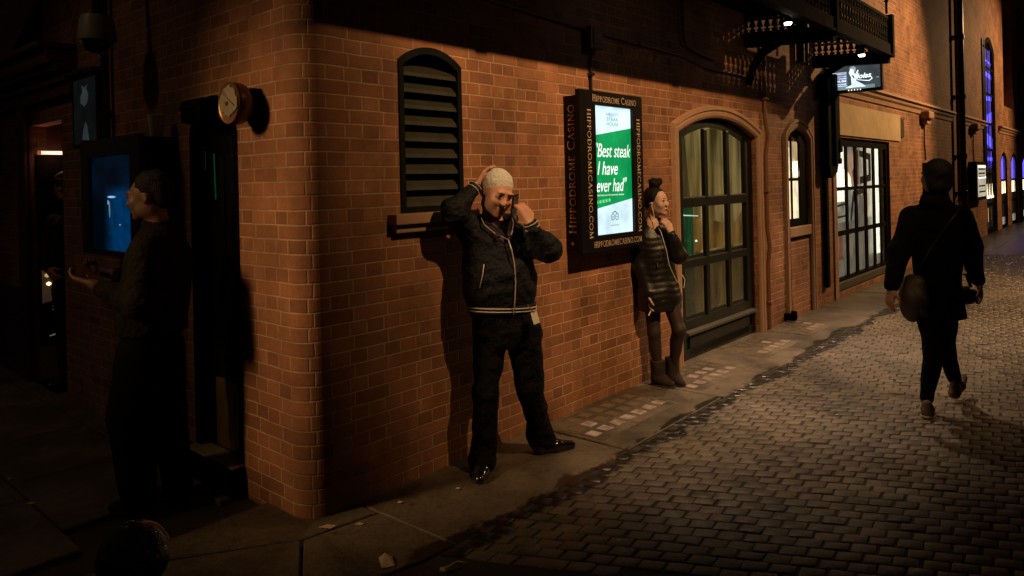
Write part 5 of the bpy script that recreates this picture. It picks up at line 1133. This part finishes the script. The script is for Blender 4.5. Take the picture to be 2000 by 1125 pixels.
# trousers
MT = mat('trouser_cloth', (.0034, .0034, .0040), .8, spec=.25, var=.4, scale=25, bump=.9, bscale=18, bdist=.035)
F = Field((-.42, -.34, .0), (.30, .34, 1.0), .009)
F.loft([(.70, -.10, -.06, .185, .13), (.80, -.10, -.065, .205, .148), (.90, -.115, -.07, .198, .148), (.945, -.12, -.075, .192, .14)], .05)
F.chain([(-.195, -.07, .76), (-.215, -.115, .46), (-.235, -.105, .12), (-.240, -.125, .055)], [.112, .082, .076, .080], .03)
F.chain([(.005, -.055, .76), (.04, -.01, .46), (.092, .115, .13), (.105, .13, .075)], [.112, .082, .074, .078], .03)
F.folds(.012, 19, 12, (1.3, 1.3, .5)); F.folds(.006, 44, 13, (1, 1, 1.6)); F.cut((0, 0, .945), (0, 0, 1)); F.build('trousers', MT, man)
M_SHOE = mat('polished_shoe', (.010, .008, .007), .18, coat=.6, var=.2)
for hl, to in (((-.238, -.13, 0), (-.262, -.345, 0)), ((.09, .105, 0), (.315, .20, 0))):
    F = Field(Vector((min(hl[0], to[0])-.1, min(hl[1], to[1])-.1, 0)), Vector((max(hl[0], to[0])+.1, max(hl[1], to[1])+.1, .16)), .0055); shoe(F, hl, to, .09, .045); F.cut((0, 0, .004), (0, 0, -1)); F.build('shoe', M_SHOE, man)
phone = tag(MB(Matrix.Translation((.04, 4.42, 0)) @ Matrix.Translation((-.028, -.235, 1.535)) @ Matrix.Rotation(R_(-30), 4, 'Z') @ Matrix.Rotation(R_(14), 4, 'Y') @ Matrix.Rotation(R_(8), 4, 'X')).box(-.005, .005, -.030, .030, -.058, .058, .004).build('mobile_phone', mat('phone_glass', (.008, .008, .009), .15, coat=.5), loc=(.02, 4.17, 1.54)), 'black mobile phone the white-haired man holds to his ear', 'phone')
bdg = empty('name_badge', 'square white pass card dangling from the waist of the white-haired man', 'badge', (.10, 4.19, .90), 0)
B_ = Matrix.Translation((.112, 4.19, .90)) @ Matrix.Rotation(R_(42), 4, 'Z') @ Matrix.Rotation(R_(-6), 4, 'Y') @ Matrix.Rotation(R_(-16), 4, 'X')
MB(B_).box(-.023, .023, -.002, .002, -.042, .026, .0015).build('card', mat('badge_card', (.88, .84, .74), .5, var=.06), bdg)
mb = MB(B_); mb.tube([(-.003, 0, .024), (-.01, .004, .045), (-.02, .01, .075)], .003, 6); mb.box(-.008, .004, -.004, .003, .022, .032); mb.build('clip', mat('clip_red', (.25, .10, .06), .5), bdg)

# ---- the woman leaning beside the sign
wom = empty('person', 'young woman in a black quilted coat smoking by the wall, dark hair in a bun', 'person', (1.24, 6.0, 0), 0)
SKW = skin('fair_skin', (.52, .32, .23)); HC = Vector((-.078, -.02, 1.478)); HM = headrot(42, 4, -4)
F = Field((-.36, -.32, -.01), (.24, .24, 1.72), .0065)
T = head(F, HC, HM, .97, female=True)
F.cap((-.125, .0, 1.29), T(0, .025, -.06), .047, .045, .03)
F.loft([(.70, -.09, -.03, .13, .10), (.88, -.09, -.03, .11, .085), (1.08, -.10, -.01, .12, .085), (1.24, -.11, 0, .13, .07), (1.31, -.12, 0, .05, .05)], .04)
SR, ERw, WRw = (-.200, -.02, 1.22), Vector((-.225, -.05, .965)), Vector((-.180, -.13, .748)); SL, ELw, WLw = (-.025, -.03, 1.21), Vector((.060, -.115, 1.055)), Vector((.000, -.155, 1.245))
F.chain([SR, ERw, WRw], [.036, .032, .022], .02); F.chain([SL, ELw, WLw], [.036, .032, .022], .02)
F.chain([(-.135, -.02, .78), (-.130, -.05, .43), (-.098, -.03, .10)], [.072, .046, .032], .03)
F.chain([(-.02, -.03, .78), (.055, -.12, .46), (.020, -.02, .12)], [.072, .046, .032], .03)
F.ell((-.122, -.02, .33), (.040, .045, .10), .03); F.ell((.040, -.06, .35), (.040, .045, .10), .03)
hand(F, WRw, (.02, -.12, -.95), (.85, -.2, 0), .155, (.35, .45, .6, .7), 1)
hand(F, WLw, (-.38, -.02, .75), (-.55, .6, .2), .155, (.8, .85, .9, .9), -1)
body = F.build('body', SKW, wom); eyes(wom, T, HM, .97)
mb = MB(WM[wom]); mb.tube([T(-.018, -.099, -.054), T(0, -.104, -.056), T(.018, -.099, -.054)], [.002, .006, .002], 6); mb.build('lips', mat('lips', (.30, .05, .045), .4), wom, smooth=True)
# tights: a thin dark shell over the legs
F = Field((-.30, -.28, .04), (.18, .14, .82), .007)
F.chain([(-.135, -.02, .78), (-.130, -.05, .43), (-.098, -.03, .10)], [.076, .050, .036], .03); F.chain([(-.02, -.03, .78), (.055, -.12, .46), (.020, -.02, .12)], [.076, .050, .036], .03)
F.ell((-.122, -.02, .33), (.044, .049, .10), .03); F.ell((.040, -.06, .35), (.044, .049, .10), .03); F.build('tights', mat('tights', (.028, .015, .010), .6, var=.3), wom)
MHW = mat('dark_hair', (.0045, .0032, .003), .65, spec=.25, var=.4, scale=90, bump=.8, bscale=150)
F = Field(HC-Vector((.16, .16, .16)), HC+Vector((.18, .18, .26)), .005)
F.ell(T(0, .030, .040), (.080, .096, .084), 0, HM); F.ell(T(0, .07, .0), (.060, .06, .07), .03, HM)
F.cut(T(0, -.052, .055), HM @ Vector((0, -1, -.55))); F.ell(T(0, .02, .145), (.050, .048, .050), .02, HM); F.ell(T(.02, -.01, .165), (.030, .028, .030), .015, HM); F.folds(.005, 75, 4); F.build('hair', MHW, wom)
mb = MB(WM[wom])
for q in range(14):
    a = q*2.4; p0 = Vector(T(0, .02, .14)); d_ = Vector((math.cos(a), math.sin(a)*.8, .6+.4*math.sin(q*3.1))).normalized(); mb.tube([p0+d_*.035, p0+d_*.058+Vector((0, 0, .006)), p0+d_*.064+Vector((.012*math.sin(q), .01, -.004))], [.006, .004, .001], 5)
mb.build('loose_curl', MHW, wom, smooth=True)
MC = mat('quilted_nylon', (.0085, .008, .006), .4, spec=.45, var=.35, scale=18, bump=.25, bscale=70)
F = Field((-.42, -.32, .58), (.24, .26, 1.42), .0085)
F.loft([(.605, -.075, -.03, .185, .135), (.70, -.075, -.03, .190, .142), (.85, -.085, -.025, .165, .125), (.97, -.09, -.02, .150, .115), (1.10, -.10, -.015, .155, .118), (1.20, -.108, -.01, .150, .10), (1.27, -.118, 0, .105, .085), (1.335, -.122, 0, .075, .075)], .03, R_(20))
F.rings(.0035, .047, .60, 1.23); 
G_ = F; G_.chain([(-.190, -.02, 1.20), ERw+Vector((-.006, 0, 0)), WRw+Vector((-.006, .005, .02))], [.070, .058, .044], .03); G_.chain([(-.035, -.03, 1.19), ELw+Vector((.01, 0, -.01)), WLw+Vector((.008, 0, -.03))], [.070, .062, .045], .03)
F.folds(.006, 34, 21); F.cap((-.118, -.02, 1.37), (-.115, -.05, 1.30), .055, .045, .01, sub=True); F.cut((0, 0, .607), (0, 0, -1)); F.build('coat', MC, wom)
F = Field((-.26, -.16, 1.24), (.02, .16, 1.42), .006)
F.ell((-.12, .01, 1.315), (.092, .085, .045), .01); F.cap((-.118, -.01, 1.42), (-.112, -.05, 1.29), .058, .050, .01, sub=True); F.folds(.005, 60, 3); F.build('collar', MC, wom)
for w_, r_ in ((WRw+Vector((-.003, .003, .012)), .040), (WLw+Vector((.006, 0, -.02)), .041)):
    F = Field(w_-Vector((.07, .07, .07)), w_+Vector((.07, .07, .07)), .006); F.ell(w_, (r_, r_, .022), 0); F.build('cuff', MC, wom)
MBT = mat('suede_boot', (.022, .013, .009), .85, var=.35, scale=14, bump=.4, bscale=90)
for (x, y), to, hh in (((-.102, -.035), (.005, -.135), .195), ((.018, -.015), (.092, -.115), .215)):
    F = Field((x-.13, y-.22, 0), (x+.17, y+.12, .30), .0065); shoe(F, (x-.01, y+.015, 0), (to[0], to[1], 0), .09, .052); F.chain([(x, y, .08), (x, y, hh)], [.056, .060], .03); F.folds(.004, 50, int(hh*100)); F.cut((0, 0, hh+.01), (0, 0, 1)); F.cut((0, 0, .016), (0, 0, -1)); b_ = F.build('boot', MBT, wom)
    F = Field((x-.13, y-.22, 0), (x+.17, y+.12, .03), .005); shoe(F, (x-.01, y+.015, -.02), (to[0]+.004, to[1]-.004, -.02), .03, .056); F.cut((0, 0, .003), (0, 0, -1)); F.cut((0, 0, .019), (0, 0, 1)); F.build('sole', mat('boot_sole', (.03, .02, .015), .8), b_)
cg = Vector((-.165, -.165, .640))
cw = Vector((1.24, 6.0, 0)); mb = MB(); mb.tube([cw+cg, cw+cg+Vector((-.030, -.02, -.050))], .0042, 8); tag(mb.build('cigarette', mat('cigarette_paper', (.8, .75, .65), .6), loc=cw+cg), 'white cigarette between the lowered fingers of the woman', 'cigarette')
mb = MB(); 
pts = [T(-.078, .0, -.012), T(-.072, -.01, -.05), (-.105, -.09, 1.31), (-.075, -.15, 1.24), (-.040, -.165, 1.10), (-.02, -.168, .98), (.03, -.18, .86), (.09, -.17, .80), (.105, -.15, .86), (.088, -.12, .90)]
mb.tube([cw+Vector(p) for p in pts], .0026, 6); mb.lathe([(0, -.008), (.008, -.004), (.008, .005), (0, .008)], (cw+Vector(T(-.078, -.006, -.008)))[:], 8)
tag(mb.build('earphone_cable', mat('white_cable', (.62, .60, .45), .5), loc=cw+Vector((-.08, -.1, 1.2)), smooth=True), 'thin white earphone cable running from the woman\'s ear down her coat', 'earphones')
mb = MB(WM[wom]); mb.tube([(-.11, -.158, 1.0), (-.108, -.160, .965)], .004, 5); mb.build('zip_pull', M_STEEL, wom)

# ---- the dark figure walking away
wk = empty('person', 'dark silhouetted figure in a hooded coat and slim trousers walking away up the lane', 'person', (2.92, 5.2, 0), 0)
F = Field((-.42, -.30, -.01), (.46, .40, 1.80), .0095)
HC = Vector((.046, -.0, 1.632)); HM = headrot(182, 4); T = head(F, HC, HM, 1.0)
F.cap((.042, 0, 1.43), T(0, .02, -.06), .05, .05, .03)
F.loft([(.70, .03, 0, .14, .10), (1.0, .035, 0, .12, .09), (1.25, .04, 0, .16, .09), (1.42, .042, 0, .07, .06)], .04)
A1 = [(-.125, 0, 1.36), (-.215, .0, 1.11), (-.308, -.06, .86)]; A2 = [(.205, 0, 1.36), (.285, .01, 1.12), (.345, .02, .88)]
F.chain(A1, [.042, .035, .025], .03); F.chain(A2, [.042, .035, .025], .03)
hand(F, A1[2], (-.22, -.05, -.95), (.8, .3, 0), .17, (.3, .4, .5, .6), 1); hand(F, A2[2], (.1, -.05, -.95), (-.8, .3, 0), .17, (.3, .4, .5, .6), -1)
F.chain([(-.02, 0, .75), (-.02, -.05, .42), (-.10, -.09, .09)], [.08, .055, .036], .03); F.chain([(.10, .02, .75), (.118, .06, .42), (.265, .20, .15)], [.08, .055, .036], .03)
F.build('body', skin('dusky_skin', (.22, .11, .07)), wk)
MK = mat('black_wool', (.0014, .0014, .0014), .95, spec=.1, var=.4, scale=40, bump=.9, bscale=18, bdist=.03)
F = Field(HC-Vector((.15, .15, .16)), HC+Vector((.15, .15, .17)), .007); F.ell(T(0, .03, .03), (.090, .100, .095), 0, HM); F.ell(T(0, .04, -.055), (.088, .070, .085), .03, HM); F.folds(.005, 60, 2); F.cut(T(0, -.06, .02), HM @ Vector((0, -1, -.1))); F.build('hair', MHW, wk)
F = Field((-.42, -.26, .58), (.46, .28, 1.56), .0095)
F.loft([(.635, .055, 0, .172, .135), (.75, .045, 0, .168, .135), (.95, .04, 0, .150, .12), (1.15, .04, 0, .170, .13), (1.32, .04, 0, .195, .125), (1.40, .042, 0, .165, .11), (1.46, .045, 0, .090, .092), (1.525, .045, 0, .078, .085)], .03)
F.chain([(-.120, 0, 1.35), (-.215, 0, 1.12), (-.300, -.055, .885)], [.086, .070, .052], .04); F.chain([(.205, 0, 1.35), (.285, .01, 1.13), (.338, .018, .905)], [.086, .070, .052], .04)
F.ell((.0, -.075, 1.455), (.11, .055, .045), .03); F.cap((-.05, -.08, 1.47), (-.07, -.06, 1.49), .028, .02, .02)
F.folds(.007, 22, 31, (1.2, 1.2, .6)); F.cut((0, 0, .645), (0, 0, -1)); F.build('coat', MK, wk)
F = Field((-.20, -.26, .04), (.32, .34, .75), .009)
F.chain([(-.02, 0, .72), (-.02, -.05, .42), (-.098, -.088, .11)], [.095, .066, .046], .03); F.chain([(.10, .02, .72), (.118, .06, .42), (.260, .195, .165)], [.095, .066, .046], .03); F.folds(.004, 35, 5); F.cut((0, 0, .09), (0, 0, -1)); F.build('trousers', MK, wk)
MSH = mat('trainer_suede', (.085, .050, .030), .8, var=.3); MSO = mat('trainer_sole', (.62, .56, .46), .6, var=.15)
for hl, to, lift, rz_ in (((-.125, -.14, 0), (-.055, -.02, 0), 0, 0), ((.255, .165, .05), (.355, .255, .11), .03, 0)):
    lo = Vector((min(hl[0], to[0])-.12, min(hl[1], to[1])-.12, -.02)); hi = Vector((max(hl[0], to[0])+.12, max(hl[1], to[1])+.12, .24))
    d_ = (Vector(to)-Vector(hl)).normalized(); hl2 = Vector(hl)-d_*.045; to2 = Vector(to)+d_*.055
    F = Field(lo, hi, .006); shoe(F, hl2, to2, .085, .043); F.cut((hl2[0], hl2[1], hl2[2]+.018), (d_.z*d_.x, d_.z*d_.y, -1)); s_ = F.build('trainer', MSH, wk)
    F = Field(lo, hi, .006); shoe(F, hl2, to2, .06, .046); F.cut((hl2[0], hl2[1], hl2[2]+.004), (d_.z*d_.x, d_.z*d_.y, -1)); F.cut((hl2[0], hl2[1], hl2[2]+.026), (-d_.z*d_.x, -d_.z*d_.y, 1)); F.build('sole', MSO, s_)
def bag(label, c, r, strap, m):
    o = empty('shoulder_bag', label, 'bag', Vector((2.92, 5.2, 0))+Vector(c), 0); I = Matrix.Translation((2.92, 5.2, 0))
    F = Field(Vector(c)-Vector(r)*1.5, Vector(c)+Vector(r)*1.5, .009); F.ell(c, r, 0); F.folds(.012, 26, 7); P, Q = F.mesh(); meshobj('bag_body', P, Q, m, o, smooth=True, frame=I)
    mb = MB(I); mb.tube(strap, .011, 6); mb.build('strap', M_CASE, o, smooth=True); return o
b1 = bag('brown patterned shoulder bag at the left hip of the walking figure', (-.150, -.03, .79), (.085, .12, .165), [(-.15, -.06, .93), (-.08, -.125, 1.12), (.05, -.145, 1.32), (.16, -.11, 1.42), (.18, -.03, 1.455)], mat('patterned_bag', (.022, .014, .008), .6, var=.95, scale=30))
b2 = bag('small dark bag with a pale buckle behind the right hand of the walking figure', (.285, .10, .775), (.10, .06, .075), [(.22, .10, .83), (.24, .09, .93), (.30, .09, .93), (.34, .10, .83)], mat('dark_bag', (.018, .012, .010), .4, var=.5))
mb = MB(Matrix.Translation((2.92, 5.2, 0))); mb.tube([(.205, .02, .86), (.212, .02, .78), (.207, .02, .70)], .007, 6); mb.build('pale_edge', mat('pale_edge', (.6, .55, .45), .5), b2)
mb = MB(Matrix.Translation((2.92, 5.2, 0)))
for z in (.70, .715, .73): mb.tube([(-.165, -.155, z), (-.115, -.145, z-.02)], .003, 5)
mb.build('buckle', M_STEEL, b1)

# ---- the dark man in profile by the side door
dk = empty('person', 'shadowed man in a dark jacket standing in profile before the side door, hands held forward', 'person', (-1.93, 3.95, 0), 0)
F = Field((-.48, -.32, -.01), (.30, .40, 1.80), .0085)
HC = Vector((-.002, .0, 1.625)); HM = headrot(-88, 8); T = head(F, HC, HM, 1.04)
F.cap((.055, .0, 1.43), T(0, .02, -.06), .058, .055, .03)
F.loft([(.85, .0, 0, .10, .15), (1.1, .02, 0, .11, .15), (1.35, .04, 0, .11, .17), (1.44, .05, 0, .06, .07)], .04)
A1 = [(.06, -.19, 1.36), (.06, -.23, 1.08), (-.20, -.19, 1.19)]; A2 = [(.03, .19, 1.36), (-.04, .22, 1.10), (-.28, .15, 1.20)]
F.chain(A1, [.045, .04, .027], .03); F.chain(A2, [.045, .04, .027], .03)
hand(F, A1[2], (-1, .1, .3), (.2, .4, 1), .18, (.3, .4, .4, .5), 1); hand(F, A2[2], (-1, -.1, .35), (.2, -.2, 1), .18, (.3, .4, .4, .5), -1)
F.chain([(.0, -.09, .85), (-.05, -.09, .47), (-.03, -.09, .07)], [.08, .055, .04], .03); F.chain([(.02, .09, .85), (.03, .09, .47), (.08, .09, .07)], [.08, .055, .04], .03)
F.build('body', skin('dim_skin', (.17, .085, .05)), dk); eyes(dk, T, HM, 1.04)
F = Field(HC-Vector((.15, .15, .15)), HC+Vector((.15, .15, .17)), .006); F.ell(T(0, .034, .052), (.084, .102, .090), 0, HM); F.ell(T(0, .07, -.01), (.068, .055, .065), .03, HM); F.folds(.004, 90, 2); F.build('hair', MHW, dk)
MD = mat('olive_jacket', (.008, .0072, .0045), .9, spec=.15, var=.4, bump=.9, bscale=20, bdist=.03)
F = Field((-.34, -.36, .86), (.32, .38, 1.56), .0095)
F.loft([(.905, -.005, 0, .170, .205), (1.0, .0, 0, .165, .20), (1.15, .02, 0, .165, .20), (1.32, .04, 0, .155, .215), (1.40, .05, 0, .12, .17), (1.47, .045, 0, .075, .085), (1.50, .04, 0, .07, .078)], .03)
F.chain([(.06, -.18, 1.34), (.062, -.225, 1.09), (-.15, -.20, 1.165)], [.085, .072, .052], .04); F.chain([(.03, .18, 1.34), (-.04, .215, 1.10), (-.24, .16, 1.185)], [.085, .072, .052], .04)
F.folds(.008, 24, 41, (1.1, 1.1, .7)); F.cut((0, 0, .91), (0, 0, -1)); F.build('jacket', MD, dk)
F = Field((-.34, -.30, .0), (.30, .30, .97), .0105)
F.loft([(.75, -.03, 0, .15, .19), (.85, -.01, 0, .15, .19), (.95, .0, 0, .14, .18)], .04)
F.chain([(-.02, -.085, .80), (-.075, -.09, .50), (-.045, -.09, .07)], [.125, .105, .088], .03); F.chain([(.0, .09, .80), (.02, .09, .47), (.075, .09, .07)], [.125, .100, .085], .03)
F.folds(.010, 22, 44, (1.2, 1.2, .5)); F.build('trousers', mat('black_trousers', (.0022, .0022, .0022), .95, spec=.1, bump=.3, bscale=90), dk)
for hl, to in (((-.01, -.09, 0), (-.20, -.10, 0)), ((.11, .09, 0), (-.07, .08, 0))):
    F = Field((min(hl[0], to[0])-.1, hl[1]-.1, 0), (max(hl[0], to[0])+.1, hl[1]+.1, .15), .0065); shoe(F, hl, to, .08, .046); F.cut((0, 0, .004), (0, 0, -1)); F.build('shoe', M_SHOE, dk)

# ---- the man in the pub doorway, half hidden by the wall end
dm = empty('person', 'bespectacled man in a cap and dark clothes, half hidden in the pub doorway', 'person', (-3.84, 6.48, 0), 0)
F = Field((-.30, -.34, -.01), (.30, .30, 1.85), .0095)
HC = Vector((-.035, -.03, 1.715)); HM = headrot(8, 4); T = head(F, HC, HM, 1.04); F.cap((.03, .02, 1.5), T(0, .02, -.06), .058, .055, .03)
F.loft([(.85, .03, 0, .15, .10), (1.1, .03, 0, .15, .10), (1.4, .03, 0, .17, .10), (1.48, .03, 0, .06, .06)], .04)
F.chain([(-.17, 0, 1.42), (-.21, -.02, 1.15), (-.14, -.13, 1.0)], [.045, .04, .027], .03); F.chain([(.22, 0, 1.42), (.26, -.02, 1.15), (.20, -.13, 1.0)], [.045, .04, .027], .03)
hand(F, (-.14, -.13, 1.0), (.5, -.3, -.4), (.3, .5, 0), .18, (.4, .4, .5, .5), 1); hand(F, (.20, -.13, 1.0), (-.5, -.3, -.4), (.3, .5, 0), .18, (.4, .4, .5, .5), -1)
F.chain([(-.06, 0, .85), (-.06, 0, .47), (-.06, 0, .07)], [.08, .055, .04], .03); F.chain([(.12, 0, .85), (.12, 0, .47), (.12, 0, .07)], [.08, .055, .04], .03)
F.build('body', skin('ruddy_skin', (.48, .20, .14)), dm); eyes(dm, T, HM, 1.04)
F = Field((-.34, -.26, .05), (.38, .24, 1.56), .012)
F.loft([(.80, .03, 0, .19, .14), (1.1, .03, 0, .20, .15), (1.38, .03, 0, .21, .13), (1.46, .03, 0, .11, .10), (1.52, .03, 0, .075, .08)], .03); F.chain([(-.16, 0, 1.40), (-.21, -.02, 1.16), (-.15, -.11, 1.03)], [.08, .07, .05], .03); F.chain([(.21, 0, 1.40), (.26, -.02, 1.16), (.21, -.11, 1.03)], [.08, .07, .05], .03)
F.chain([(-.06, 0, .82), (-.06, 0, .47), (-.06, 0, .10)], [.115, .09, .085], .03); F.chain([(.12, 0, .82), (.12, 0, .47), (.12, 0, .10)], [.115, .09, .085], .03); F.folds(.008, 24, 51); F.build('clothes', mat('black_suit', (.008, .007, .007), .85), dm)
F = Field(HC-Vector((.16, .2, .16)), HC+Vector((.16, .16, .2)), .007); F.ell(T(0, .015, .055), (.092, .108, .075), 0, HM); F.cut(T(0, 0, .048), HM @ Vector((0, 0, -1))); F.cap(T(-.03, -.10, .052), T(.03, -.10, .052), .022, .022, .01); F.build('cap', mat('cap_cloth', (.03, .02, .02), .8), dm)
mb = MB(WM[dm])
for sx in (-1, 1): mb.tube([T(sx*.032+.024*math.cos(q*math.pi/8), -.112, .016+.017*math.sin(q*math.pi/8)) for q in range(17)], .003, 5)
mb.tube([T(-.01, -.114, .018), T(.01, -.114, .018)], .003, 5)
for sx in (-1, 1): mb.tube([T(sx*.056, -.108, .02), T(sx*.08, .0, .015)], .0025, 5)
mb.build('spectacles', M_IRON, dm)
for hx in (-.06, .12):
    F = Field((hx-.1, -.30, 0), (hx+.1, .1, .15), .0065); shoe(F, (hx, .02, 0), (hx-.06, -.20, 0), .08, .046); F.cut((0, 0, .004), (0, 0, -1)); F.build('shoe', M_SHOE, dm)
